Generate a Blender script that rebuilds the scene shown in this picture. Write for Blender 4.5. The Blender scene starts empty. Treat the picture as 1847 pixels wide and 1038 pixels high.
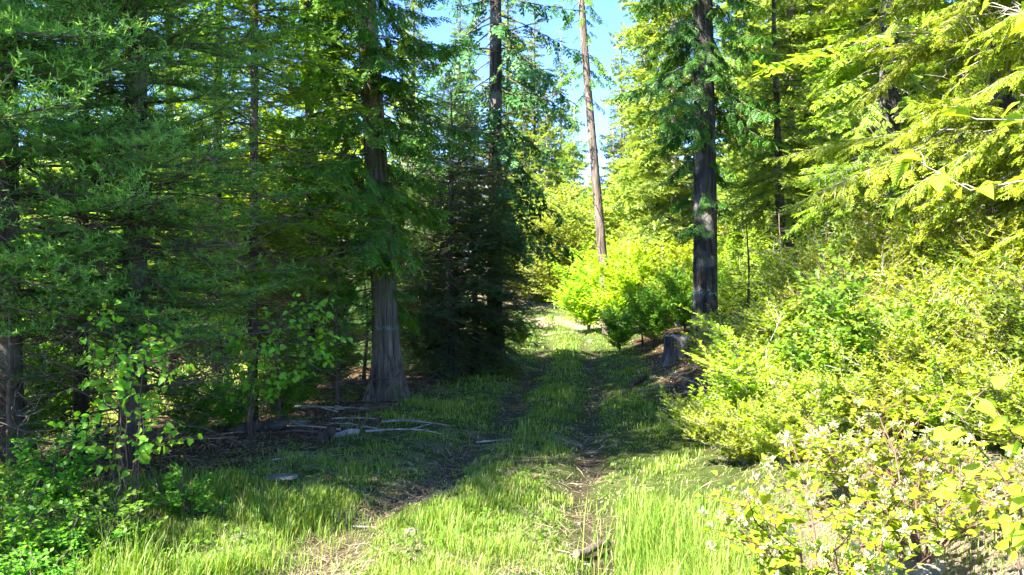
import bpy, math, random
import numpy as np
from mathutils import Matrix, Vector

R = math.radians
scene = bpy.context.scene

# ------------------------------------------------------------------ camera
CAM_H = 1.6
FPX = 1450.0            # focal length in pixels of a 1847 px wide picture
cam_data = bpy.data.cameras.new('camera')
cam_data.sensor_width = 36.0
cam_data.lens = 36.0 * FPX / 1847.0
cam_data.clip_end = 3000
cam_data.clip_start = 0.05
cam = bpy.data.objects.new('camera', cam_data)
scene.collection.objects.link(cam)
cam.location = (0, 0, CAM_H)
cam.rotation_euler = (R(90), 0, 0)
scene.camera = cam

# ------------------------------------------------------------------ sky, sun, exposure
SUN_EL, SUN_AZ = 46.0, 234.0      # azimuth clockwise from +Y (view direction): behind the camera, to the left
world = bpy.data.worlds.new('World')
scene.world = world
world.use_nodes = True
nt = world.node_tree
nt.nodes.clear()
sky = nt.nodes.new('ShaderNodeTexSky')
sky.sky_type = 'NISHITA'
sky.sun_disc = False
sky.sun_elevation = R(SUN_EL)
sky.sun_rotation = R(SUN_AZ)
sky.air_density = 1.0
sky.dust_density = 0.0
sky.altitude = 2500
sky.ozone_density = 4.0
bg = nt.nodes.new('ShaderNodeBackground')
bg.inputs['Strength'].default_value = 0.09
wo = nt.nodes.new('ShaderNodeOutputWorld')
hs = nt.nodes.new('ShaderNodeHueSaturation')
hs.inputs['Saturation'].default_value = 1.15
hs.inputs['Hue'].default_value = 0.512
nt.links.new(sky.outputs[0], hs.inputs['Color'])
nt.links.new(hs.outputs[0], bg.inputs[0])
nt.links.new(bg.outputs[0], wo.inputs[0])

sun_data = bpy.data.lights.new('sun', 'SUN')
sun_data.energy = 4.4
sun_data.angle = R(0.5)
sun_data.color = (1.0, 0.95, 0.85)
sun = bpy.data.objects.new('sun', sun_data)
scene.collection.objects.link(sun)
tosun = Vector((math.sin(R(SUN_AZ)) * math.cos(R(SUN_EL)), math.cos(R(SUN_AZ)) * math.cos(R(SUN_EL)), math.sin(R(SUN_EL))))
sun.rotation_euler = tosun.to_track_quat('Z', 'Y').to_euler()
sun.location = (-20, -20, 30)

vs = scene.view_settings
vs.view_transform = 'Standard'
vs.look = 'None'
vs.exposure = 3.1
vs.gamma = 1.0
vs.use_curve_mapping = False
cy = scene.cycles
cy.max_bounces = 9
cy.diffuse_bounces = 7
cy.glossy_bounces = 2
cy.transmission_bounces = 4
cy.transparent_max_bounces = 4
cy.use_adaptive_sampling = True
cy.adaptive_threshold = 0.02

# ------------------------------------------------------------------ helpers: numbers
def vnoise(x, y, seed=0):
    """smooth value noise in 0..1"""
    xi = np.floor(x).astype(np.int64); yi = np.floor(y).astype(np.int64)
    fx = x - xi; fy = y - yi
    fx = fx * fx * (3 - 2 * fx); fy = fy * fy * (3 - 2 * fy)
    def h(a, b):
        n = (a * 374761393 + b * 668265263 + seed * 1442695) & 0x7fffffff
        n = ((n ^ (n >> 13)) * 1274126177) & 0x7fffffff
        return ((n ^ (n >> 16)) & 0xffff) / 65535.0
    return (h(xi, yi) * (1 - fx) + h(xi + 1, yi) * fx) * (1 - fy) + (h(xi, yi + 1) * (1 - fx) + h(xi + 1, yi + 1) * fx) * fy

def fbm(x, y, seed=0, octs=4):
    s = 0; a = 0.5
    for i in range(octs):
        s = s + a * vnoise(x, y, seed + i * 17); x = x * 2.03 + 5.1; y = y * 2.03 + 1.7; a *= 0.5
    return s

def smooth(e0, e1, x):
    t = np.clip((x - e0) / (e1 - e0), 0, 1)
    return t * t * (3 - 2 * t)

def nrm(v):
    return v / (np.linalg.norm(v, axis=-1, keepdims=True) + 1e-9)

# ------------------------------------------------------------------ the lie of the land
RUT_Y = np.array([-5, 3.0, 4.8, 6.1, 7.8, 9.6, 12.8, 16.5, 20, 27, 36, 45, 55, 80])
RUT_L = np.array([-1.5, -1.35, -1.18, -0.95, -0.5, -0.17, 0.17, 0.5, 0.85, 1.1, 0.9, -0.5, -4.2, -16])
RUT_R = np.array([0.3, 0.4, 0.48, 0.61, 0.78, 0.96, 1.28, 1.65, 2.0, 2.4, 2.2, 0.9, -2.6, -14])
LITTER_Y = np.array([0, 5.6, 6.6, 7.5, 9.6, 11.8, 15, 18, 20])
LITTER_X = np.array([-6, -4.2, -2.9, -2.2, -1.75, -1.35, -0.75, -0.5, -1.5])

def rut_l(y): return np.interp(y, RUT_Y, RUT_L)
def rut_r(y): return np.interp(y, RUT_Y, RUT_R)

def rut_mask(x, y):
    wob = (vnoise(y * 0.9, y * 0 + 3.3, 5) - 0.5) * 0.3 + (fbm(x * 2.2, y * 2.2, 15, 2) - .38) * .35
    w = 0.19 + 0.03 * smooth(8, 4.5, y)
    a = np.exp(-((x - rut_l(y) - wob) / (w * 1.2)) ** 2)
    b = np.exp(-((x - rut_r(y) + wob) / 0.2) ** 2)
    far = smooth(60, 45, y)
    return np.maximum(a, b) * far * smooth(2.5, 4.2, y)

def bank(x, y):
    e = rut_r(y) + 0.55
    t = smooth(0.0, 2.2, x - e)
    return t * (0.62 + 0.30 * smooth(0, 6, x - e - 1.5)) * smooth(-4, 2, y) * smooth(30, 19, y)

def ground(x, y):
    x = np.asarray(x, float); y = np.asarray(y, float)
    z = 0.75 * np.clip((y - 20) / 25, 0, None) ** 1.5
    z = np.where(y > 60, 0.75 * 1.6 ** 1.5 + (y - 60) * 0.05, z)
    z = np.minimum(z, 12 + 0 * y)
    z = z * smooth(-40, -3, x) + np.where(x < -3, 0.25 * smooth(-3, -40, x), 0)
    z = z + bank(x, y)
    z = z + np.clip((x - 12) * 0.06, 0, 20) * smooth(0, 10, y)
    near = smooth(45, 25, y)
    z = z - 0.085 * rut_mask(x, y) * near
    z = z + (fbm(x * 0.6, y * 0.6, 2) - 0.5) * 0.18 * smooth(0.7, 2.5, np.abs(x - (rut_l(y) + rut_r(y)) / 2))
    z = z + (fbm(x * 3.1, y * 3.1, 9, 3) - 0.45) * 0.06 * near
    return z

def gz(x, y):
    return float(ground(np.array([x]), np.array([y]))[0])

def spot(px, d):
    """ground point under picture column px at depth d"""
    x = (px - 923.5) / FPX * d
    return (x, d, gz(x, d))

# ------------------------------------------------------------------ helpers: meshes and objects
def link(o):
    scene.collection.objects.link(o)
    return o

def mesh_from(name, V, T, mats=(), midx=None, attrs=None, smooth_shade=False):
    V = np.ascontiguousarray(V, np.float32); T = np.ascontiguousarray(T, np.int32)
    me = bpy.data.meshes.new(name)
    me.vertices.add(len(V)); me.vertices.foreach_set('co', V.ravel())
    k = T.shape[1]
    me.loops.add(T.size); me.loops.foreach_set('vertex_index', T.ravel())
    me.polygons.add(len(T))
    me.polygons.foreach_set('loop_start', np.arange(0, T.size, k, dtype=np.int32))
    me.polygons.foreach_set('loop_total', np.full(len(T), k, np.int32))
    for m in mats: me.materials.append(m)
    if midx is not None: me.polygons.foreach_set('material_index', np.ascontiguousarray(midx, np.int32))
    if smooth_shade: me.polygons.foreach_set('use_smooth', np.ones(len(T), bool))
    for n, a in (attrs or {}).items():
        at = me.attributes.new(n, 'FLOAT', 'POINT'); at.data.foreach_set('value', np.ascontiguousarray(a, np.float32))
    me.update(calc_edges=True)
    return me

class Geo:
    """collects triangles with a material index and one float per vertex"""
    def __init__(s): s.V = []; s.T = []; s.m = []; s.a = []; s.n = 0
    def add(s, V, T, m=0, a=0.5):
        V = np.asarray(V, np.float32)
        s.V.append(V); s.T.append(np.asarray(T, np.int32) + s.n); s.m.append(np.full(len(T), m) if np.isscalar(m) else m)
        s.a.append(np.full(len(V), a, np.float32) if np.isscalar(a) else np.asarray(a, np.float32)); s.n += len(V)
    def arrays(s):
        return np.concatenate(s.V), np.concatenate(s.T), np.concatenate(s.m), np.concatenate(s.a)
    def mesh(s, name, mats, smooth_shade=False):
        V, T, m, a = s.arrays()
        return mesh_from(name, V, T, mats, m, {'var': a}, smooth_shade)

def obj(name, me, parent=None, loc=None, label=None, cat=None, group=None, kind=None, mat=None):
    o = link(bpy.data.objects.new(name, me))
    if parent: o.parent = parent
    if loc is not None: o.location = loc
    if label: o['label'] = label
    if cat: o['category'] = cat
    if group: o['group'] = group
    if kind: o['kind'] = kind
    if mat and not me.materials: me.materials.append(mat)
    return o

def thing(name, label, cat, loc, group=None, rz=0.0, s=1.0):
    o = obj(name, None, None, loc, label, cat, group)
    o.empty_display_size = 0.2
    o.rotation_euler = (0, 0, rz); o.scale = (s, s, s)
    return o

def tube(P, Rad, k=5, twist=0.0, flute=None):
    """tube along polyline P (n,3) with radii Rad; returns V, T"""
    P = np.asarray(P, float); n = len(P); Rad = np.broadcast_to(np.asarray(Rad, float), (n,))
    D = np.gradient(P, axis=0); D = nrm(D)
    ref = np.array([0, 0, 1.0]) if abs(D[:, 2]).mean() < 0.8 else np.array([1.0, 0, 0])
    S = nrm(np.cross(D, ref)); U = np.cross(S, D)
    a = np.linspace(0, 2 * math.pi, k, endpoint=False) + twist
    rr = Rad[:, None] * np.ones(k)[None]
    if flute is not None: rr = rr * flute
    V = P[:, None] + rr[..., None] * (np.cos(a)[None, :, None] * S[:, None] + np.sin(a)[None, :, None] * U[:, None])
    V = V.reshape(-1, 3)
    i = np.arange(n - 1)[:, None] * k; j = np.arange(k)[None]; j2 = (j + 1) % k
    q = np.stack([i + j, i + j2, i + k + j2, i + k + j], -1).reshape(-1, 4)
    T = np.concatenate([q[:, [0, 1, 2]], q[:, [0, 2, 3]]])
    V = np.concatenate([V, P[-1:]]); tip = len(V) - 1
    e = (n - 1) * k + np.arange(k)
    T = np.concatenate([T, np.stack([e, np.roll(e, -1), np.full(k, tip)], -1)])
    return V, T

# ------------------------------------------------------------------ materials
def new_mat(name):
    m = bpy.data.materials.new(name); m.use_nodes = True
    t = m.node_tree; t.nodes.clear()
    return m, t, t.nodes.new, t.links.new

def ramp(t, stops, interp='LINEAR'):
    r = t.nodes.new('ShaderNodeValToRGB'); r.color_ramp.interpolation = interp
    e = r.color_ramp.elements
    while len(e) < len(stops): e.new(0.5)
    for k, (p, c) in zip(e, stops):
        k.position = p; k.color = (*c, 1)
    return r

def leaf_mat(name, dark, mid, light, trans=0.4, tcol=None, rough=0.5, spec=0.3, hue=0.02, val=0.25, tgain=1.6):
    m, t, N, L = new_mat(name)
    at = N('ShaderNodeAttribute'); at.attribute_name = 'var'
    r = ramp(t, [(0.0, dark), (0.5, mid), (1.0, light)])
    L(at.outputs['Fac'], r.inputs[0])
    oi = N('ShaderNodeObjectInfo')
    hs = N('ShaderNodeHueSaturation')
    mh = N('ShaderNodeMapRange'); mh.inputs[3].default_value = 0.5 - hue; mh.inputs[4].default_value = 0.5 + hue
    mv = N('ShaderNodeMapRange'); mv.inputs[3].default_value = 1 - val; mv.inputs[4].default_value = 1 + val
    L(oi.outputs['Random'], mh.inputs[0]); L(oi.outputs['Random'], mv.inputs[0])
    L(mh.outputs[0], hs.inputs['Hue']); L(mv.outputs[0], hs.inputs['Value']); L(r.outputs[0], hs.inputs['Color'])
    p = N('ShaderNodeBsdfPrincipled'); p.inputs['Roughness'].default_value = rough
    p.inputs['Specular IOR Level'].default_value = spec
    L(hs.outputs[0], p.inputs['Base Color'])
    tr = N('ShaderNodeBsdfTranslucent')
    mx = N('ShaderNodeMix'); mx.data_type = 'RGBA'; mx.blend_type = 'MULTIPLY'; mx.inputs[0].default_value = 1
    L(hs.outputs[0], mx.inputs[6]); tc = tcol or (1.15, 1.1, 0.5)
    mx.inputs[7].default_value = (tc[0] * tgain, tc[1] * tgain, tc[2] * tgain, 1)
    L(mx.outputs[2], tr.inputs[0])
    ms = N('ShaderNodeMixShader'); ms.inputs[0].default_value = trans
    L(p.outputs[0], ms.inputs[1]); L(tr.outputs[0], ms.inputs[2])
    o = N('ShaderNodeOutputMaterial'); L(ms.outputs[0], o.inputs[0])
    return m

def bark_mat(name, dark, light, scale=14.0, stretch=0.12, bump=0.6, patch=None, patch_amt=0.5, paint=None):
    m, t, N, L = new_mat(name)
    tc = N('ShaderNodeTexCoord'); mp = N('ShaderNodeMapping'); mp.inputs['Scale'].default_value = (1, 1, stretch)
    L(tc.outputs['Object'], mp.inputs[0])
    n1 = N('ShaderNodeTexNoise'); n1.inputs['Scale'].default_value = scale; n1.inputs['Detail'].default_value = 6; n1.inputs['Roughness'].default_value = 0.65
    n1.inputs['Distortion'].default_value = 0.6
    L(mp.outputs[0], n1.inputs['Vector'])
    r = ramp(t, [(0.35, dark), (0.52, tuple((a + b) / 2 for a, b in zip(dark, light))), (0.68, light)])
    L(n1.outputs[0], r.inputs[0])
    col = r.outputs[0]
    if patch:
        n2 = N('ShaderNodeTexNoise'); n2.inputs['Scale'].default_value = 2.2; n2.inputs['Detail'].default_value = 4
        L(tc.outputs['Object'], n2.inputs['Vector'])
        r2 = ramp(t, [(0.5, (0, 0, 0)), (0.62, (patch_amt,) * 3)])
        L(n2.outputs[0], r2.inputs[0])
        mx = N('ShaderNodeMix'); mx.data_type = 'RGBA'; L(r2.outputs[0], mx.inputs[0]); L(col, mx.inputs[6]); mx.inputs[7].default_value = (*patch, 1)
        col = mx.outputs[2]
    if paint:      # a faded survey ring brushed round the trunk at this height
        sp = N('ShaderNodeSeparateXYZ'); L(tc.outputs['Object'], sp.inputs[0])
        n3 = N('ShaderNodeTexNoise'); n3.inputs['Scale'].default_value = 26; n3.inputs['Detail'].default_value = 3
        L(tc.outputs['Object'], n3.inputs['Vector'])
        ad = N('ShaderNodeMath'); ad.operation = 'MULTIPLY_ADD'; ad.inputs[1].default_value = 0.06; L(n3.outputs[0], ad.inputs[0]); L(sp.outputs[2], ad.inputs[2])
        cm = N('ShaderNodeMath'); cm.operation = 'COMPARE'; L(ad.outputs[0], cm.inputs[0]); cm.inputs[1].default_value = paint + .03; cm.inputs[2].default_value = 0.028
        gt = N('ShaderNodeMath'); gt.operation = 'GREATER_THAN'; L(n3.outputs[0], gt.inputs[0]); gt.inputs[1].default_value = 0.5
        ml = N('ShaderNodeMath'); ml.operation = 'MULTIPLY'; L(cm.outputs[0], ml.inputs[0]); L(gt.outputs[0], ml.inputs[1])
        m2 = N('ShaderNodeMath'); m2.operation = 'MULTIPLY'; L(ml.outputs[0], m2.inputs[0]); m2.inputs[1].default_value = 0.3
        mp2 = N('ShaderNodeMix'); mp2.data_type = 'RGBA'; L(m2.outputs[0], mp2.inputs[0]); L(col, mp2.inputs[6]); mp2.inputs[7].default_value = (0.13, 0.36, 0.38, 1)
        col = mp2.outputs[2]
    p = N('ShaderNodeBsdfPrincipled'); p.inputs['Roughness'].default_value = 0.9; p.inputs['Specular IOR Level'].default_value = 0.15
    L(col, p.inputs['Base Color'])
    b = N('ShaderNodeBump'); b.inputs['Strength'].default_value = bump; b.inputs['Distance'].default_value = 0.06
    L(n1.outputs[0], b.inputs['Height']); L(b.outputs[0], p.inputs['Normal'])
    o = N('ShaderNodeOutputMaterial'); L(p.outputs[0], o.inputs[0])
    return m

def plain_mat(name, c1, c2, scale=8.0, rough=0.85, bump=0.3, spec=0.2):
    m, t, N, L = new_mat(name)
    tc = N('ShaderNodeTexCoord')
    n1 = N('ShaderNodeTexNoise'); n1.inputs['Scale'].default_value = scale; n1.inputs['Detail'].default_value = 6; n1.inputs['Roughness'].default_value = 0.6
    L(tc.outputs['Object'], n1.inputs['Vector'])
    r = ramp(t, [(0.3, c1), (0.7, c2)]); L(n1.outputs[0], r.inputs[0])
    p = N('ShaderNodeBsdfPrincipled'); p.inputs['Roughness'].default_value = rough; p.inputs['Specular IOR Level'].default_value = spec
    L(r.outputs[0], p.inputs['Base Color'])
    b = N('ShaderNodeBump'); b.inputs['Strength'].default_value = bump; b.inputs['Distance'].default_value = 0.02
    L(n1.outputs[0], b.inputs['Height']); L(b.outputs[0], p.inputs['Normal'])
    o = N('ShaderNodeOutputMaterial'); L(p.outputs[0], o.inputs[0])
    return m

M = {}
M['spruce'] = leaf_mat('spruce_needles', (0.036, 0.105, 0.014), (0.090, 0.215, 0.030), (0.230, 0.355, 0.090), trans=0.40, rough=0.45, spec=0.35, tcol=(1.0, 1.1, 0.5))
M['fir'] = leaf_mat('fir_needles', (0.040, 0.110, 0.008), (0.100, 0.225, 0.012), (0.230, 0.350, 0.022), trans=0.40)
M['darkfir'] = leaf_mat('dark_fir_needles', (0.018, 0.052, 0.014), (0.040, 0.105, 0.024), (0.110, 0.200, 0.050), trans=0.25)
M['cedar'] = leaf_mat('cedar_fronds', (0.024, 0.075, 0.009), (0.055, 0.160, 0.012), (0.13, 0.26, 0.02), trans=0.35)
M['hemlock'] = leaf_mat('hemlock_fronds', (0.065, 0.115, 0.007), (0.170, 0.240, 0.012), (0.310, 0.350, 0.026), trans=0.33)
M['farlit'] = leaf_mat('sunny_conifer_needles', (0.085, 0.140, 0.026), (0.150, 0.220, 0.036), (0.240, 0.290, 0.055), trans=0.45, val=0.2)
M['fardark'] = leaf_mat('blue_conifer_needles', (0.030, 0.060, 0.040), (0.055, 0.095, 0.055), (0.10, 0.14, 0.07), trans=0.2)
M['bush'] = leaf_mat('bush_leaves', (0.120, 0.185, 0.008), (0.220, 0.290, 0.012), (0.350, 0.380, 0.022), trans=0.42)
M['yellowbush'] = leaf_mat('yellow_bush_leaves', (0.150, 0.270, 0.006), (0.250, 0.370, 0.009), (0.350, 0.430, 0.018), trans=0.42)
M['greenleaf'] = leaf_mat('green_leaves', (0.060, 0.160, 0.012), (0.105, 0.245, 0.018), (0.170, 0.310, 0.035), trans=0.45)
M['sapleaf_lit'] = leaf_mat('sunlit_fresh_sapling_leaves', (0.095, 0.235, 0.012), (0.160, 0.340, 0.018), (0.250, 0.420, 0.045), trans=0.45)  # fresh leaves, brighter copy of greenleaf with sunlight put into the colour
M['yleaf'] = leaf_mat('yellow_leaves', (0.11, 0.18, 0.010), (0.19, 0.25, 0.014), (0.28, 0.29, 0.02), trans=0.42, val=0.2)
def add_veins(m):
    t = m.node_tree; N, L = t.nodes.new, t.links.new
    p = next(n for n in t.nodes if n.type == 'BSDF_PRINCIPLED'); hs = next(n for n in t.nodes if n.type == 'HUE_SAT')
    tc = N('ShaderNodeTexCoord'); sp = N('ShaderNodeSeparateXYZ'); L(tc.outputs['Object'], sp.inputs[0])
    def math_(op, a, b=None):
        n = N('ShaderNodeMath'); n.operation = op
        for i, v in enumerate((a, b)):
            if v is None: continue
            if isinstance(v, (int, float)): n.inputs[i].default_value = v
            else: L(v, n.inputs[i])
        return n.outputs[0]
    ay = math_('ABSOLUTE', sp.outputs[1]); ph = math_('MULTIPLY', math_('SUBTRACT', sp.outputs[0], math_('MULTIPLY', ay, 1.1)), 52.0)
    vein = math_('POWER', math_('MULTIPLY', math_('ADD', math_('SINE', ph), 1.0), .5), 5.0)
    n1 = N('ShaderNodeTexNoise'); n1.inputs['Scale'].default_value = 5; n1.inputs['Detail'].default_value = 5; L(tc.outputs['Object'], n1.inputs['Vector'])
    sh = math_('ADD', math_('MULTIPLY', vein, -.22), math_('MULTIPLY_ADD', n1.outputs[0], .7))
    sh2 = math_('ADD', sh, .75)
    mx = N('ShaderNodeMix'); mx.data_type = 'RGBA'; mx.blend_type = 'MULTIPLY'; mx.inputs[0].default_value = 1
    L(hs.outputs[0], mx.inputs[6]); L(sh2, mx.inputs[7]); L(mx.outputs[2], p.inputs['Base Color'])
    trn = next(n for n in t.nodes if n.type == 'BSDF_TRANSLUCENT'); src = trn.inputs[0].links[0].from_node; L(mx.outputs[2], src.inputs[6])
    b = N('ShaderNodeBump'); b.inputs['Strength'].default_value = .5; b.inputs['Distance'].default_value = .01; L(vein, b.inputs['Height']); L(b.outputs[0], p.inputs['Normal'])
add_veins(M['yleaf'])
M['grass'] = leaf_mat('grass_blades', (0.070, 0.160, 0.012), (0.150, 0.250, 0.024), (0.42, 0.39, 0.13), trans=0.38, hue=0, val=0)
M['blossom'] = leaf_mat('cream_petals', (0.26, 0.27, 0.10), (0.40, 0.39, 0.21), (0.49, 0.48, 0.31), trans=0.35, tcol=(1, 1, 0.9), tgain=1.1)
M['straw'] = leaf_mat('dry_straw', (0.10, 0.07, 0.04), (0.27, 0.21, 0.12), (0.46, 0.40, 0.27), trans=0.1, hue=0, val=0)
M['bark'] = bark_mat('grey_brown_bark', (0.020, 0.014, 0.010), (0.105, 0.078, 0.054), patch=(0.15, 0.15, 0.12), patch_amt=0.5)
M['cedarbark'] = bark_mat('stringy_cedar_bark', (0.03, 0.022, 0.017), (0.25, 0.20, 0.15), scale=20, stretch=0.06, bump=1.0, patch=(.07, .085, .035), patch_amt=.6, paint=1.06)
M['darkbark'] = bark_mat('dark_furrowed_bark', (0.010, 0.009, 0.009), (0.085, 0.076, 0.068), scale=16, stretch=0.07, bump=1.0, patch=(0.2, 0.19, 0.17), patch_amt=0.6, paint=0.95)
M['redbark'] = bark_mat('reddish_pine_bark', (0.05, 0.036, 0.029), (0.22, 0.17, 0.135), scale=9, stretch=0.18, bump=0.8)
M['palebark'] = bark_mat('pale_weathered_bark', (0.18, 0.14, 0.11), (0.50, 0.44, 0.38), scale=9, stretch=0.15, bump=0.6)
M['twig'] = plain_mat('brown_twig', (0.05, 0.035, 0.025), (0.15, 0.11, 0.08))
M['paletwig'] = plain_mat('pale_grey_twig', (0.20, 0.16, 0.12), (0.44, 0.38, 0.31))
M['redtwig'] = plain_mat('reddish_stem', (0.07, 0.035, 0.025), (0.20, 0.12, 0.085))
M['deadwood'] = plain_mat('weathered_deadwood', (0.12, 0.095, 0.075), (0.40, 0.35, 0.29), scale=14)
M['stone'] = plain_mat('pale_stone', (0.07, 0.075, 0.045), (0.27, 0.235, 0.195), scale=7, bump=0.6)
M['mountain'] = plain_mat('hazed_far_slopes', (0.14, 0.17, 0.25), (0.26, 0.27, 0.33), scale=0.01, bump=0)  # distance haze painted into the bluish lavender colour

# ------------------------------------------------------------------ foliage templates (unit length along +X, flat side up +Z)
def t_brush(n, w=0.034, nl=0.20, seed=1):
    """a spruce shoot: needles all round a stem, thinner below"""
    rg = np.random.default_rng(seed); g = Geo()
    for i in range(n):
        t = 0.02 + 0.94 * i / n; a = 2.39996 * i + rg.uniform(-.3, .3)
        y, z = math.cos(a), math.sin(a) * 0.75 + 0.25
        l = nl * (1.0 if t < 0.75 else 1.25 - t * 0.4) * rg.uniform(.8, 1.15)
        d = nrm(np.array([0.75 + 0.8 * (t > 0.85), y, z])); p = np.array([t, 0, 0])
        s = nrm(np.cross(d, np.array([rg.uniform(-1, 1), rg.uniform(-1, 1), 1.0])))
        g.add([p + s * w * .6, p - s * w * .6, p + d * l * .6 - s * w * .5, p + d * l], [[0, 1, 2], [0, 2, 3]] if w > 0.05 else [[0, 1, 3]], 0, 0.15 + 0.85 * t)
    g.add([[0, .018, 0], [0, -.018, 0], [1.05, 0, .02]], [[0, 1, 2]], 0, 0.3)
    return g.arrays()

def t_flat(n, w=0.045, nl=0.2, seed=2):
    """a fir or hemlock shoot: needles in two flat ranks"""
    rg = np.random.default_rng(seed); g = Geo()
    for i in range(n):
        t = 0.02 + 0.95 * i / n; sgn = 1 if i % 2 else -1
        l = nl * (0.75 + 0.5 * math.sin(t * 2.6)) * rg.uniform(.8, 1.15) * (1 if t < 0.85 else 0.75)
        d = nrm(np.array([0.65 + 0.5 * t, sgn * 1.0, rg.uniform(-.15, .35)])); p = np.array([t, 0, 0])
        s = nrm(np.cross(d, [0, 0, 1.0])) * w
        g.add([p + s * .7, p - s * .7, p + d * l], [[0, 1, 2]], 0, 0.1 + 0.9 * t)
    g.add([[0, .03, 0], [0, -.03, 0], [1.08, 0, 0]], [[0, 1, 2]], 0, 0.3)
    return g.arrays()

def t_frond(n, seed=3, w=0.05, reach=0.34):
    """a cedar spray: flat fern-like fan that droops at its tip"""
    rg = np.random.default_rng(seed); g = Geo()
    for i in range(n):
        t = 0.06 + 0.9 * i / n
        for sgn in (1, -1):
            l = reach * (math.sin(min(1, t * 1.25 + .12) * math.pi * .9) * .8 + .3) * rg.uniform(.75, 1.15)
            d = nrm(np.array([0.85, sgn * .85, rg.uniform(-.3, .05)])); p = np.array([t, 0, -0.28 * t * t])
            s = nrm(np.cross(d, [0, 0, 1.0])) * w
            m = p + d * l * .55; e = p + d * l + np.array([0, 0, -.05])
            g.add([p - s * .3, m - s, e, m + s], [[0, 1, 2], [0, 2, 3]], 0, [0.1 + .5 * t, .25 + .6 * t, .4 + .6 * t, .25 + .6 * t])
    g.add([[0, .02, 0], [0, -.02, 0], [.5, 0, -.07], [1.05, 0, -.3]], [[0, 1, 2], [0, 2, 3]], 0, 0.4)
    return g.arrays()

def t_leaf(fold=0.25, bend=0.2, w=0.36, fine=True):
    """a broad leaf with a folded midrib and a short point"""
    if not fine:
        return (np.array([[0, 0, 0], [.5, w, fold * w], [1, 0, -bend * .5], [.5, -w, fold * w]], np.float32), np.array([[0, 1, 2], [0, 2, 3]]),
                np.zeros(2, int), np.array([.3, .5, .6, .5], np.float32))
    ts = np.array([0, .12, .32, .58, .82, 1.0]); ws = np.array([0, .62, .98, .92, .5, 0]) * w
    V = []; 
    for t, ww in zip(ts, ws):
        z = -bend * t * t
        V += [[t, 0, z], [t - .04 * (ww > 0), ww, z + fold * ww], [t - .04 * (ww > 0), -ww, z + fold * ww]]
    T = []
    for i in range(len(ts) - 1):
        a, b = 3 * i, 3 * i + 3
        for s in (1, 2):
            if i == 0: T.append([a, b, b + s] if s == 2 else [a, b + s, b])
            elif i == len(ts) - 2: T.append([a, b, a + s] if s == 1 else [a, a + s, b])
            else:
                q = [a, b, b + s, a + s] if s == 1 else [a, a + s, b + s, b]
                T += [[q[0], q[1], q[2]], [q[0], q[2], q[3]]]
    V = np.array(V, np.float32); T = np.array(T)
    var = np.where(np.abs(V[:, 1]) < 1e-5, 0.75, 0.45).astype(np.float32)
    return V, T, np.zeros(len(T), int), var

def place(g, tm, P, D, U, Ls, var, m=0, width=1.0, mixv=0.5):
    """stamp template tm at every point P along D with the flat side to U"""
    V, T, _, a = tm
    D = nrm(D); S = nrm(np.cross(U, D)); U2 = np.cross(D, S)
    Ls = np.asarray(Ls)[:, None, None]
    W = Ls * (np.asarray(width)[:, None, None] if not np.isscalar(width) else width)
    X = P[:, None] + Ls * V[None, :, 0:1] * D[:, None] + W * (V[None, :, 1:2] * S[:, None] + V[None, :, 2:3] * U2[:, None])
    n, k = X.shape[:2]
    TT = T[None] + (np.arange(n) * k)[:, None, None]
    vv = np.clip((1 - mixv) * a[None] + mixv * np.asarray(var)[:, None] * np.ones(k)[None], 0, 1)
    g.add(X.reshape(-1, 3), TT.reshape(-1, 3), m, vv.reshape(-1))

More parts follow.
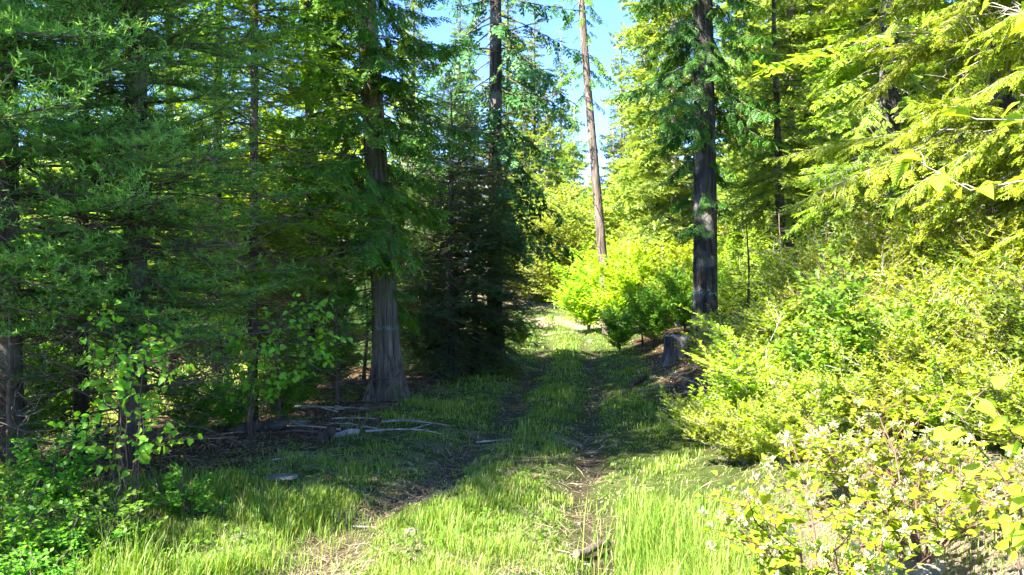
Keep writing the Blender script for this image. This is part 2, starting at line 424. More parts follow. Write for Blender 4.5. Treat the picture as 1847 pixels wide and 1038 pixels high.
# ------------------------------------------------------------------ conifer branches
def conifer_branch(seed, Ln, tm, sec_sp=0.09, ter_sp=0.055, shoot=(0.07, 0.12), sec_k=0.5, sec_ang=52, droop=0.18, tipup=0.10,
                   hang=0.0, bare=0.15, wood=0.012, level3=True, width=1.0, sec_wood=True, jit=0.25, lift=0.0):
    """one branch along +X: main axis, flat side twigs, shoots on the twigs"""
    rg = np.random.default_rng(seed); g = Geo()
    def axis(s):
        t = s / Ln
        return np.stack([s, 0.06 * Ln * np.sin(3 * t + seed), -droop * Ln * t ** 1.6 + tipup * Ln * t ** 3.5], -1)
    ss = np.linspace(0, Ln, 9)
    V, T = tube(axis(ss), np.linspace(wood, wood * .2, 9), 4)
    g.add(V, T, 1, 0.5)
    P, D, Ls, va, Us = [], [], [], [], []
    s = bare * Ln; side = 1
    while s < Ln:
        p0 = axis(np.array([s]))[0]; fw = nrm(axis(np.array([s + .02]))[0] - p0)
        t = s / Ln
        l2 = sec_k * Ln * min(1.0, (t - bare + 0.12) * 4) * (1.05 - t) * rg.uniform(.7, 1.15)
        l2 = max(l2, shoot[0])
        a = R(sec_ang + rg.uniform(-10, 10)) * side
        d2 = nrm(np.array([fw[0] * math.cos(a), math.sin(a), fw[2] * .6 + rg.uniform(-.18, .12) + lift]))
        n3 = max(1, int(l2 / ter_sp))
        u = np.linspace(0.12, 1.0, n3) * l2
        pts = p0 + u[:, None] * d2 + np.array([0, 0, -1.0]) * (hang * (u / l2) ** 1.7 * l2)[:, None] + np.array([0.0, 0, 0])
        if sec_wood and l2 > 0.2:
            V, T = tube(np.stack([p0, pts[n3 // 2], pts[-1]]), [wood * .45, wood * .3, wood * .15], 3); g.add(V, T, 1, 0.5)
        hangdir = np.array([0, 0, lift * 1.3 - hang * 1.2])
        if level3:
            for sg in (1, -1):
                b = a + sg * R(42)
                dd = np.stack([np.full(n3, math.cos(b)), np.full(n3, math.sin(b)), np.full(n3, d2[2])], -1) + rg.normal(0, jit, (n3, 3)) * [.5, .5, .7] + hangdir
                P.append(pts); D.append(dd); Ls.append(rg.uniform(*shoot, n3) * (1.15 - .5 * u / l2))
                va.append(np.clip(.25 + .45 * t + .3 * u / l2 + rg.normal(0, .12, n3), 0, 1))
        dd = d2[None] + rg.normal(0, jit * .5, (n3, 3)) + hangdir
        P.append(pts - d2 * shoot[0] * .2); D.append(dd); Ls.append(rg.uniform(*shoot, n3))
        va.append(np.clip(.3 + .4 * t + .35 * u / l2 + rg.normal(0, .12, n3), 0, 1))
        side = -side; s += sec_sp * rg.uniform(.35, .65)
    n = max(3, int(Ln * .8 / shoot[1])); s = np.linspace(Ln * .3, Ln, n); pp = axis(s)
    P.append(pp); D.append(np.tile([[1, 0, 0.1]], (n, 1)) + rg.normal(0, .2, (n, 3))); Ls.append(np.full(n, shoot[1])); va.append(np.linspace(.4, 1, n))
    P = np.concatenate(P); D = np.concatenate(D); Ls = np.concatenate(Ls); va = np.concatenate(va)
    U = np.tile([[0, 0, 1.0]], (len(P), 1)) + rg.normal(0, jit, (len(P), 3))
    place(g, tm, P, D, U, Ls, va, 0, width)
    return g.arrays()

def dead_branch(seed, Ln, n=8):
    rg = np.random.default_rng(seed); g = Geo()
    s = np.linspace(0, 1, 6)
    ax = np.stack([s * Ln, .08 * Ln * np.sin(s * 4 + seed), -.16 * Ln * s ** 1.5], -1)
    V, T = tube(ax, np.linspace(.009, .002, 6), 4); g.add(V, T, 0)
    for i in range(n):
        t = rg.uniform(.2, .95); p = np.array([np.interp(t, s, ax[:, k]) for k in range(3)])
        d = nrm(np.array([.7, rg.choice([-1, 1]) * rg.uniform(.4, 1.1), rg.uniform(-.5, .25)])); l = Ln * rg.uniform(.12, .4) * (1.1 - t)
        V, T = tube(np.stack([p, p + d * l * .5 + rg.normal(0, .02, 3), p + d * l + rg.normal(0, .04, 3)]), [.004, .003, .0012], 3); g.add(V, T, 0)
    return g.arrays()

def stamp(g, arr, az, pitch, roll, s, pos, dv=0.0, matmap=None):
    V, T, m, a = arr
    Mx = Matrix.Rotation(az, 3, 'Z') @ Matrix.Rotation(-pitch, 3, 'Y') @ Matrix.Rotation(roll, 3, 'X')
    g.add(V @ np.array(Mx).T.astype(np.float32) * s + np.asarray(pos, np.float32), T, m if matmap is None else np.full(len(T), matmap), np.clip(a + dv, 0, 1))

def crown_geo(seed, levels, lib, length, pitch, rad=lambda z: 0.08, az_bias=None):
    """levels: list of (z, n branches); lib: list of (nominal length, arrays)"""
    rg = np.random.default_rng(seed); g = Geo(); a0 = rg.uniform(0, 6.28)
    for z, n in levels:
        a0 += 1.1
        for k in range(n):
            az = a0 + 6.283 * k / n + rg.uniform(-.35, .35)
            zz = z + rg.uniform(-.2, .2)
            Ln = length(zz) * rg.uniform(.6, 1.15)
            if az_bias: Ln *= az_bias(az, zz)
            if Ln < .08: continue
            c = sorted(lib, key=lambda e: abs(math.log(e[0] / Ln)) + rg.uniform(0, .25))[0]
            r = rad(zz)
            stamp(g, c[1], az, pitch(zz) + rg.normal(0, .13), rg.normal(0, .28), Ln / c[0], (r * .6 * math.cos(az), r * .6 * math.sin(az), zz), rg.uniform(-.12, .12))
    return g

def trunk_mesh(name, seed, H, r0, mat, k=14, n=40, lean=(0, 0), curve=0.03, flare=0.35, ridge=0.06, taper=0.9, stubs=0, bend=None):
    rg = np.random.default_rng(seed); t = np.linspace(0, 1, n) ** 1.3; z = t * H - 0.25
    x = lean[0] * t + curve * np.sin(t * 7 + seed); y = lean[1] * t + curve * np.sin(t * 5 + seed * 2)
    x -= x[0]; y -= y[0]
    if bend is not None: x = x + bend(z)
    rad = r0 * (1 - taper * t) + r0 * flare * np.exp(-np.clip(z, 0, None) / 0.35) + 0.004
    a = np.linspace(0, 6.283, k, endpoint=False)
    ph = rg.uniform(0, 6.28, 4)
    fl = 1 + flare * .55 * np.exp(-np.clip(z, 0, None) / .7)[:, None] * (np.cos(5 * a + ph[0]) * .5 + np.cos(3 * a + ph[1]) * .5)[None]
    fl = fl + ridge * (fbm((a * 9)[None] + z[:, None] * .3, z[:, None] * 1.1 + 0 * a[None], seed, 2) - .45)
    V, T = tube(np.stack([x, y, z], -1), rad, k, flute=fl)
    g = Geo(); g.add(V, T, 0)
    for i in range(stubs):
        h = rg.uniform(.1, .55) * H; az = rg.uniform(0, 6.28); j = np.argmin(abs(z - h)); l = rg.uniform(.1, .5)
        d = np.array([math.cos(az), math.sin(az), rg.uniform(-.4, .2)]); p = np.array([x[j], y[j], z[j]])
        V, T = tube(np.stack([p, p + d * (rad[j] + l * .5), p + d * (rad[j] + l) + [0, 0, -.05]]), [.014, .01, .004], 4); g.add(V, T, 0)
    return g.mesh(name, [mat], True)

def dead_geo(seed, z0, z1, n, lens=(0.5, 1.3), rad=.08):
    rg = np.random.default_rng(seed); g = Geo(); lib = [dead_branch(i, 1.0) for i in range(4)]
    for i in range(n):
        az = rg.uniform(0, 6.28)
        stamp(g, lib[rg.integers(4)], az, rg.uniform(-.35, .25), rg.uniform(0, 6.28), rg.uniform(*lens), (rad * .6 * math.cos(az), rad * .6 * math.sin(az), rg.uniform(z0, z1)))
    return g

# ================================================================== GROUND
def knots(lo, hi, step, a, b, growth=1.13):
    mid = list(np.arange(lo, hi + 1e-6, step)); up = []; v = hi; st = step
    while v < b: st *= growth; v += st; up.append(v)
    dn = []; v = lo; st = step
    while v > a: st *= growth; v -= st; dn.append(v)
    return np.array(dn[::-1] + mid + up)

gx = knots(-6.5, 6.5, 0.085, -700, 700); gy = knots(2.0, 20, 0.10, -60, 900)
X, Y = np.meshgrid(gx, gy)
Z = ground(X, Y)
nx, ny = len(gx), len(gy)
V = np.stack([X, Y, Z], -1).reshape(-1, 3)
i = np.arange(ny - 1)[:, None] * nx + np.arange(nx - 1)[None]
Q = np.stack([i, i + 1, i + nx + 1, i + nx], -1).reshape(-1, 4)
rut = (rut_mask(X, Y) * (.45 + .55 * smooth(26, 18, Y))).ravel()
lx = np.interp(Y, LITTER_Y, LITTER_X)
litter = (smooth(0.35, -0.45, X - lx - (fbm(X * 1.5, Y * 1.5, 31) - .45) * 1.2) * smooth(19.5, 17.5, Y - np.clip(-X - 4, 0, 9) * 0)).ravel()
litter = litter * smooth(-11, -8, X).ravel()
brow = (smooth(0.1, 0.9, X - rut_r(Y) - 0.5) * smooth(26, 20, Y) * smooth(7.5, 9, Y + (X - 2) * 2)).ravel()
litter = np.maximum(litter, brow * 0.9)
dry = np.clip(0.32 * smooth(.46, .62, fbm(X * .7, Y * .7, 51)) + .9 * smooth(24, 30, Y) * smooth(.35, .55, fbm(X * .25, Y * .25, 77)), 0, 1).ravel()
bare = (smooth(1.2, 1.8, X) * smooth(3.3, 2.6, X) * smooth(6.2, 4.8, Y) * smooth(0, 2, Y)).ravel()

def ground_mat():
    m, t, N, L = new_mat('forest_ground')
    geo = N('ShaderNodeNewGeometry')
    def noise(sc, det=5, ro=.6):
        n = N('ShaderNodeTexNoise'); n.inputs['Scale'].default_value = sc; n.inputs['Detail'].default_value = det; n.inputs['Roughness'].default_value = ro
        L(geo.outputs['Position'], n.inputs['Vector']); return n.outputs[0]
    def attr(nm):
        a = N('ShaderNodeAttribute'); a.attribute_name = nm; return a.outputs['Fac']
    def mix(f, a, b):
        x = N('ShaderNodeMix'); x.data_type = 'RGBA'; L(f, x.inputs[0]); L(a, x.inputs[6]); L(b, x.inputs[7]); return x.outputs[2]
    fine = noise(55, 8, .75); mid = noise(6, 7, .65); big = noise(1.3, 4)
    green = ramp(t, [(.3, (.035, .055, .012)), (.55, (.075, .105, .022)), (.75, (.17, .16, .06))]); L(mid, green.inputs[0])
    straw = ramp(t, [(.3, (.14, .105, .06)), (.5, (.30, .24, .15)), (.7, (.46, .39, .27))]); L(fine, straw.inputs[0])
    soil = ramp(t, [(.3, (.028, .02, .014)), (.5, (.07, .048, .033)), (.68, (.19, .14, .10))]); L(fine, soil.inputs[0])
    lit = ramp(t, [(.3, (.025, .014, .008)), (.5, (.075, .042, .024)), (.66, (.20, .13, .085))]); L(fine, lit.inputs[0])
    brt = ramp(t, [(.3, (.10, .07, .045)), (.5, (.26, .20, .135)), (.68, (.42, .35, .26))]); L(fine, brt.inputs[0])
    def boost(a, n, lo, hi):
        ad = N('ShaderNodeMath'); ad.operation = 'ADD'; L(a, ad.inputs[0]); L(n, ad.inputs[1])
        mr = N('ShaderNodeMapRange'); mr.inputs[1].default_value = lo; mr.inputs[2].default_value = hi; L(ad.outputs[0], mr.inputs[0]); return mr.outputs[0]
    c = mix(boost(attr('dry'), mid, .75, 1.25), green.outputs[0], straw.outputs[0])
    c = mix(boost(attr('litter'), mid, .75, 1.15), c, lit.outputs[0])
    c = mix(boost(attr('bare'), mid, .7, 1.2), c, brt.outputs[0])
    c = mix(boost(attr('rut'), mid, .85, 1.6), c, soil.outputs[0])
    p = N('ShaderNodeBsdfPrincipled'); p.inputs['Roughness'].default_value = .95; p.inputs['Specular IOR Level'].default_value = .1
    L(c, p.inputs['Base Color'])
    b = N('ShaderNodeBump'); b.inputs['Strength'].default_value = 1.0; b.inputs['Distance'].default_value = .05; L(fine, b.inputs['Height']); L(b.outputs[0], p.inputs['Normal'])
    o = N('ShaderNodeOutputMaterial'); L(p.outputs[0], o.inputs[0]); return m
GM = ground_mat()
cx = (V[Q[:, 0], 0] + V[Q[:, 2], 0]) / 2; cyy = (V[Q[:, 0], 1] + V[Q[:, 2], 1]) / 2
on_track = (cx > rut_l(cyy) - .38) & (cx < rut_r(cyy) + .38) & (cyy > 2) & (cyy < 58)
def sub_ground(name, sel):
    q = Q[sel]; u, inv = np.unique(q, return_inverse=True)
    return obj(name, mesh_from(name, V[u], inv.reshape(-1, 4), [GM], None, {'rut': rut[u], 'litter': litter[u], 'dry': dry[u], 'bare': bare[u]}, True), kind='structure')
sub_ground('ground', ~on_track)
sub_ground('track', on_track)

# far pale slopes beyond the meadow
hx = np.linspace(-900, 500, 60); hr = 150 + 70 * (fbm(hx * .006, hx * 0, 4) - .4) + 40 * (fbm(hx * .03, hx * 0, 8) - .4)
hr = hr * smooth(520, 60, hx)
HV = np.concatenate([np.stack([hx, 1150 + 0 * hx - f * 330, hr * (1 - f) ** .8 - 4 + 10 * f * (fbm(hx * .02, hx * 0 + f * 9, 3) - .4)], -1) for f in np.linspace(0, 1, 8)])
n = len(hx); i = np.arange(7)[:, None] * n + np.arange(n - 1)[None]
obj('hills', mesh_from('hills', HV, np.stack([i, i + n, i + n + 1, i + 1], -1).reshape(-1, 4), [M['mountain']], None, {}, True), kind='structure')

# ================================================================== BRANCH LIBRARIES
brush = t_brush(8, w=.062, nl=.30); brush_far = t_brush(6, w=.11, nl=.28, seed=4)
flat = t_flat(10, w=.068, nl=.22); flat_far = t_flat(4, w=.20, nl=.34, seed=5)
frond = t_frond(5, w=.062); frond_far = t_frond(3, seed=6, w=.10)
LIB = {
 'spruce': [(l, conifer_branch(10 + k, l, brush, sec_sp=.15, ter_sp=.085, shoot=(.085, .145), droop=.28, tipup=.26, jit=.4, lift=.14)) for k, l in enumerate((.7, .7, 1.2, 1.2, 1.8))],
 'spruce_far': [(l, conifer_branch(20 + k, l, brush_far, sec_sp=.26, ter_sp=.16, shoot=(.2, .3), droop=.25, tipup=.15, sec_wood=False)) for k, l in enumerate((.9, 1.6))],
 'fir': [(l, conifer_branch(30 + k, l, flat, sec_sp=.125, ter_sp=.08, shoot=(.085, .14), sec_ang=58, droop=.25, tipup=.12, jit=.25, hang=.04)) for k, l in enumerate((.7, 1.2, 1.2, 1.8))],
 'fir_far': [(l, conifer_branch(40 + k, l, flat_far, sec_sp=.2, ter_sp=.14, shoot=(.16, .26), droop=.28, tipup=.08, sec_wood=False, hang=.1)) for k, l in enumerate((.9, 1.7))],
 'cedar': [(l, conifer_branch(50 + k, l, frond, sec_sp=.16, ter_sp=.13, shoot=(.16, .26), sec_ang=48, droop=.35, tipup=.22, jit=.25, hang=.45, width=1.1)) for k, l in enumerate((.8, 1.4, 1.4, 2.2))],
 'hemlock': [(l, conifer_branch(60 + k, l, frond, sec_sp=.125, ter_sp=.105, shoot=(.11, .19), sec_ang=50, droop=.30, tipup=.02, jit=.25, hang=.25, width=1.1, bare=.3)) for k, l in enumerate((.9, 1.6, 1.6, 2.5))],
 'sparse': [(l, conifer_branch(70 + k, l, frond_far, sec_sp=.26, ter_sp=.2, shoot=(.18, .32), sec_ang=45, droop=.38, tipup=.12, jit=.35, hang=.6, bare=.3, wood=.018)) for k, l in enumerate((1.2, 2.0))],
 'farcon': [(l, conifer_branch(80 + k, l, flat_far, sec_sp=.27, ter_sp=.22, shoot=(.28, .46), droop=.3, tipup=.1, sec_wood=False, hang=.2, wood=.02, jit=.4, width=1.25)) for k, l in enumerate((1.2, 2.2))],
}
def rings(z0, z1, gap, n): return [(z, n) for z in np.arange(z0, z1, gap)]

def put_tree(name, label, x, y, trunk_me, crown_me=None, extra=(), group=None, rz=0.0, s=1.0, z=None, cat='tree'):
    t = thing(name, label, cat, (x, y, gz(x, y) if z is None else z), group, rz, s)
    if trunk_me: obj('trunk', trunk_me, t)
    if crown_me: obj('crown', crown_me, t)
    for nm, me in extra: obj(nm, me, t, kind='stuff' if nm == 'dead_branches' else None)
    return t

# ================================================================== LEFT: SPRUCES AND FIRS ALONG THE TRACK
def spruce_crown(seed, z0, top, lmax, fine_to=4.6, up=(.8, 5)):
    H = top
    ln = lambda z: lmax * min(1.0, .8 + (z - z0) * .25) * (max(0.02, (H - z) / (H - z0))) ** .8
    pt = lambda z: -.05 + .45 * (z / H)
    g1 = crown_geo(seed, rings(z0, fine_to, .235, 6), LIB['spruce'], ln, pt)
    g2 = crown_geo(seed + 1, rings(fine_to, H, *up), LIB['spruce_far'], ln, pt)
    V, T, m, a = g2.arrays(); g1.add(V, T, m, a)
    g3 = crown_geo(seed + 2, rings(z0 + .2, fine_to, .34, 4), LIB['spruce'][:2], lambda z: .75, lambda z: .1)      # short inner boughs that hide the stem
    V, T, m, a = g3.arrays(); g1.add(V, T, m, a)
    return g1
SP_A = spruce_crown(101, 1.45, 17.0, 1.9, up=(.5, 6)).mesh('spruce_crown', [M['spruce'], M['twig']])
SP_B = spruce_crown(111, 1.15, 15.0, 1.6).mesh('spruce_crown', [M['spruce'], M['twig']])
def fir_crown(seed, z0, top, lmax, mat, fine_to=5.2, lib='fir', far='fir_far', gap=.25, n=5):
    ln = lambda z: lmax * min(1.0, .6 + (z - z0) * .3) * (max(0.02, (top - z) / (top - z0))) ** .8
    pt = lambda z: -.12 + .5 * (z / top)
    g1 = crown_geo(seed, rings(z0, min(top, fine_to), gap, n), LIB[lib], ln, pt)
    if top > fine_to:
        V, T, m, a = crown_geo(seed + 1, rings(fine_to, top, .75, 5), LIB[far], ln, pt).arrays(); g1.add(V, T, m, a)
    return g1.mesh('fir_crown', [mat, M['twig']])
FIR_A = fir_crown(121, 1.15, 14, 1.7, M['fir'], gap=.27)
SPT = trunk_mesh('spruce_trunk', 3, 16.5, .10, M['bark'], stubs=16)
SPT_THIN = trunk_mesh('spruce_trunk', 4, 15, .06, M['bark'], stubs=14, k=10)
DEAD = [dead_geo(140 + k, .25, 2.4, 62, (.6, 1.7)).mesh('dead_branches', [M['twig']]) for k in range(2)]

left_trees = [
 # name, label, px, d, trunk, crown, dead, scale, rz
 ('spruce_tree', 'blue green spruce beside the corner shrubs with pale tipped boughs', 18, 6.4, SPT, SP_A, 0, 1.0, .4),
 ('spruce_tree', 'slender spruce with a thin dark stem just right of the edge spruce', 146, 7.6, SPT_THIN, SP_B, 1, 1.0, 1.9),
 ('spruce_tree', 'stout spruce whose dark stem rises right behind the big leaved sapling', 240, 7.1, SPT, SP_B, 1, 1.05, 3.3),
 ('fir_tree', 'thin fir standing second left of the large cedar, its lower stem bare', 392, 9.9, SPT_THIN, FIR_A, 0, 1.0, .2),
 ('fir_tree', 'thin fir with a mossy stem just left of the large cedar', 455, 9.4, SPT_THIN, FIR_A, 1, 0.95, 2.2),
 ('fir_tree', 'green fir in the second rank filling the gap above the leafy branch', 560, 11.6, SPT_THIN, FIR_A, 1, 1.0, 3.9),
 ('fir_tree', 'green fir in the second rank behind the stout spruce', 310, 11.2, SPT_THIN, FIR_A, 0, 1.05, 5.2),
]
for nm, lab, px, d, tr, cr, dd, s, rz in left_trees:
    x, y, z = spot(px, d)
    put_tree(nm, lab, x, y, tr, cr, [('dead_branches', DEAD[dd])], None, rz, s)
# neighbours of that row just past the edge of the view: they shade the row
for x, y, s, rz, lab in ((-4.5, 4.9, 1.22, .9, 'spruce at the front of the row whose boughs hang nearest above the corner shrubs'),):
    put_tree('spruce_tree', lab, x, y, SPT, SP_A, [('dead_branches', DEAD[0])], None, rz, s)

# the large cedar with the fluted foot
x, y, z = spot(704, 11.8)
CT = trunk_mesh('cedar_trunk', 7, 19, .20, M['cedarbark'], k=40, n=110, lean=(-1.1, .2), curve=.03, flare=.6, ridge=.24)
lnc = lambda z: 2.0 * min(1, .42 + z * .16) * max(.03, (19 - z) / 17) ** .7
def cedar_bias(az, z):      # boughs on the track side stay thin and short low down
    c = math.cos(az)
    return (1.0 if c < 0.2 else (.4 if z < 3.2 else .85))
g = crown_geo(151, rings(1.6, 7.5, .36, 5), LIB['cedar'], lnc, lambda z: -.25 + .02 * z, lambda z: .2, cedar_bias)
V, T, m, a = crown_geo(152, rings(7.5, 18.5, .6, 5), LIB['fir_far'], lnc, lambda z: .1, lambda z: .15).arrays(); g.add(V, T, m, a)
V, T, m, a = g.arrays(); V[:, 0] -= 1.1 * np.clip((V[:, 2] + .25) / 19, 0, 1) ** .77; g = Geo(); g.add(V, T, m, a)
CED = g.mesh('cedar_crown', [M['cedar'], M['twig']])
gd = dead_geo(153, 2.6, 5.2, 14, (1.0, 2.3), .2)
for q in gd.V: q[:, 0] -= .4
put_tree('cedar_tree', 'large cedar with a fluted flaring foot and stringy grey bark beside the stick pile', x, y, CT, CED, [('dead_branches', gd.mesh('dead_branches', [M['twig']]))])

# dark young fir, second small firs and the tall thin conifer behind
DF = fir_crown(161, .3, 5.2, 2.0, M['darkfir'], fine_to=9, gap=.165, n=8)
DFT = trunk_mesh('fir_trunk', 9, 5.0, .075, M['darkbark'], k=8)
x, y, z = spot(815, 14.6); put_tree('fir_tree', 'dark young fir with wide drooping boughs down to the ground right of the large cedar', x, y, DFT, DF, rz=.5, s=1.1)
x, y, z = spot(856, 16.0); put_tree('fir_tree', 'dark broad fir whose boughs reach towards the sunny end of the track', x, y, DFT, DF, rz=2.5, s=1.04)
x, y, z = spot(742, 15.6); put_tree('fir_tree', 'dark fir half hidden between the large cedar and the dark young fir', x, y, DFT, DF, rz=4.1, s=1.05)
x, y, z = spot(893, 16.9)
TT = trunk_mesh('conifer_trunk', 11, 22, .17, M['darkbark'], k=16, n=60, lean=(-.12, 0), stubs=30, flare=.5)
lt = lambda z: (1.9 if z < 9 else 1.3) * (1 + .3 * math.sin(z * 2.1)) * max(.05, (22 - z) / 20) ** .5
g = crown_geo(171, rings(2.9, 9, .40, 5) + rings(9, 21, .8, 4), LIB['sparse'], lt, lambda z: -.25, lambda z: .15)
put_tree('conifer_tree', 'tall dark conifer with sparse hanging boughs rising out of the dark firs', x, y, TT, g.mesh('conifer_crown', [M['darkfir'], M['twig']]),
         [('dead_branches', dead_geo(172, 2.5, 8.5, 40, (.6, 1.6), .15).mesh('dead_branches', [M['twig']]))])

# ================================================================== RIGHT: THE DARK CEDAR, THE BRIGHT HEMLOCK
x, y, z = spot(1272, 16.0)
RT = trunk_mesh('cedar_trunk', 13, 20, .25, M['darkbark'], k=36, n=90, lean=(-.12, 0), flare=.32, ridge=.13, stubs=22, taper=.75)
lr = lambda z: (1.75 + .35 * math.sin(z * 1.7)) * min(1, max(.12, (z - 3.2) * .5)) * max(.03, (20 - z) / 16) ** .7
g = crown_geo(181, rings(4.3, 8.6, .40, 4), LIB['cedar'], lr, lambda z: -.4, lambda z: .22)
g2 = crown_geo(182, rings(9, 19.5, .6, 6), LIB['fir_far'], lr, lambda z: -.1, lambda z: .18); V, T, m, a = g2.arrays(); g.add(V, T, m, a)
M['cedarshade'] = leaf_mat('shaded_cedar_fronds', (.018, .050, .006), (.038, .092, .008), (.085, .150, .014), trans=.3)  # darker copy of the cedar fronds, tree shade put into the colour
g3 = crown_geo(183, [(2.2, 2), (2.9, 3), (3.6, 3)], LIB['cedar'], lambda z: .85, lambda z: -.35, lambda z: .22); V, T, m, a = g3.arrays(); g.add(V, T, m, a)
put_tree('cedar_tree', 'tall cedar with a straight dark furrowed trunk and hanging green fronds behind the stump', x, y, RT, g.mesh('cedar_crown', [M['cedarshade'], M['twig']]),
         [('dead_branches', dead_geo(184, 1.2, 5.2, 22, (.4, 1.2), .24).mesh('dead_branches', [M['twig']]))])

x, y, z = spot(1812, 10.8)
HTm = trunk_mesh('hemlock_trunk', 15, 17, .23, M['darkbark'], k=26, n=50, flare=.6, ridge=.12, stubs=24)
def hb(az, z): return 1.0 if math.cos(az) < .3 else .75
lh = lambda z: (2.35 + .5 * math.sin(z * 2.6)) * min(1, .45 + z * .16) * max(.03, (17 - z) / 14) ** .8
g = crown_geo(191, rings(1.3, 5.8, .34, 6), LIB['hemlock'], lh, lambda z: -.12 + .2 * math.sin(z * 5), lambda z: .2, hb)
g2 = crown_geo(192, rings(5.8, 16.5, .6, 6), LIB['fir_far'], lh, lambda z: 0, lambda z: .15); V, T, m, a = g2.arrays(); g.add(V, T, m, a)
HC = g.mesh('hemlock_crown', [M['hemlock'], M['paletwig']])
HDead = dead_geo(193, .8, 4.5, 46, (.6, 1.7), .2).mesh('dead_branches', [M['paletwig']])
put_tree('hemlock_tree', 'bright yellow green hemlock with layered fans of fronds and a dark trunk above the bushes', x, y, HTm, HC, [('dead_branches', HDead)], rz=.3)
x, y, z = spot(1600, 14.5)
put_tree('hemlock_tree', 'sunlit hemlock with a grey trunk standing behind the bright layered hemlock', x, y, HTm, HC, [('dead_branches', HDead)], rz=2.4, s=.95)
x, y, z = spot(2010, 8.4)
put_tree('hemlock_tree', 'sunlit hemlock whose boughs come in over the right hand bushes', x, y, HTm, HC, [('dead_branches', HDead)], rz=4.4, s=.9)

# ================================================================== FAR TREES BEYOND THE BEND
def far_crown(seed, z0, top, lmax, mat, gap=.45, n=7, lib='farcon'):
    ln = lambda z: lmax * (max(.03, (top - z) / (top - z0))) ** .75 * (.85 + .25 * math.sin(z * 1.9 + seed))
    return crown_geo(seed, rings(z0, top, gap, n), LIB[lib], ln, lambda z: -.2 + .4 * z / top, lambda z: .12).mesh('conifer_crown', [mat, M['paletwig']])
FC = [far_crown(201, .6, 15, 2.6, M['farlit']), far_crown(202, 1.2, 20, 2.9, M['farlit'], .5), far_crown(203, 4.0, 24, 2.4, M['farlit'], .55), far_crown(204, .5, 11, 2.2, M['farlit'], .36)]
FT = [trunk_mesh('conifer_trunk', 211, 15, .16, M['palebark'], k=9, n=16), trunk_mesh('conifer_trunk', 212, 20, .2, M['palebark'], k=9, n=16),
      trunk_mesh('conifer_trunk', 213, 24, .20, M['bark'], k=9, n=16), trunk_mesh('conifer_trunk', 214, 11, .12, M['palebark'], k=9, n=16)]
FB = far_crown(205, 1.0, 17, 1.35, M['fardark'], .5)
def far_tree(px, d, kind, s, lab, group=None, rz=0.0, lower=0.0):
    x, y, z = spot(px, d)
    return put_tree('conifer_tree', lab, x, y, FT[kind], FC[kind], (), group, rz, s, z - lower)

# the bare leaning trunk of the middle distance
x, y, z = spot(1098, 26.0)
LT = trunk_mesh('conifer_trunk', 221, 19, .165, M['redbark'], k=16, n=50, lean=(-1.35, .3), curve=.05, stubs=18, taper=.62)
lz = lambda z: (.85 + .2 * math.sin(z * 3)) * max(.05, (19.5 - z) / 11) ** .4
g = crown_geo(222, rings(7.6, 18.5, .55, 4), LIB['sparse'], lz, lambda z: -.35, lambda z: .15)
V, T, m, a = g.arrays(); t_ = np.clip(V[:, 2] / 19, 0, 1); V[:, 0] += -1.35 * t_ ** .77
g = Geo(); g.add(V, T, m, a)
V, T, m, a = crown_geo(223, [(5.2, 2), (6.3, 3)], LIB['sparse'], lambda z: .8, lambda z: -.5, lambda z: .15).arrays(); V[:, 0] -= .5; g.add(V, T, m, a)
put_tree('conifer_tree', 'tall leaning conifer with a bare reddish trunk rising from the yellow bushes', x, y, LT, g.mesh('conifer_crown', [M['fir'], M['twig']]))

x, y, z = spot(1105, 62)
put_tree('conifer_tree', 'slim blue green conifer in the sky gap behind the bare leaning trunk', x, y, FT[0], FB, rz=1, s=.88)
for px, d, k, s, rz, lab in (
    (1180, 33, 2, .95, .3, 'tall conifer with a pale trunk just left of the dark straight cedar'),
    (1216, 30, 1, .85, 2.0, 'conifer with a thin pale trunk close behind the dark straight cedar'),
    (1388, 23, 0, .98, 1.0, 'pale yellowish conifer standing alone right of the dark straight cedar'),
    (1428, 20.5, 2, .80, 3.0, 'tall conifer with a mottled trunk right of the pale yellowish conifer'),
    (1470, 26, 2, 1.0, 4.0, 'tall conifer with a thin trunk behind the mottled trunk conifer'),
    (1545, 22, 1, 1.0, 5.0, 'tall sunny conifer behind the grey trunked hemlock'),
    (1650, 24, 2, 1.0, 1.2, 'tall sunny conifer above the bright layered hemlock'),
    (1760, 20, 1, 1.0, 2.2, 'tall sunny conifer behind the trunk of the bright layered hemlock'),
    (1330, 34, 1, .95, 3.4, 'sunny conifer seen between the dark straight cedar and the pale yellowish conifer'),
    (985, 47, 0, .85, .5, 'sunny conifer where the track bends, left of the leaning trunk'),
    (945, 52, 1, .72, 1.5, 'sunny conifer behind the bend, next to the dark firs'),
    (1035, 50, 0, .82, 2.5, 'bushy sunny conifer behind the bend, left of the leaning trunk'),
    (1158, 48, 0, .78, 3.1, 'bushy sunny conifer right of the slim blue green conifer'),
):
    far_tree(px, d, k, s, lab, None, rz)
far_tree(965, 66, 2, 1.0, 'tall sunny conifer behind the hanging boughs of the tall dark conifer', None, .8)
far_tree(1012, 60, 1, .95, 'tall sunny conifer between the tall dark conifer and the bare leaning trunk', None, 1.7)
far_tree(915, 58, 2, 1.1, 'tall sunny conifer right behind the stem of the tall dark conifer', None, 3.7)
far_tree(745, 60, 2, 1.1, 'tall sunny conifer across the meadow behind the thin broad leaved tree', None, 4.7)
far_tree(830, 62, 2, 1.0, 'tall sunny conifer far behind the dark young fir', None, 2.8)
far_tree(600, 36, 1, .95, 'tall sunny conifer across the meadow left of the large cedar', None, 5.5)
rg = np.random.default_rng(5)
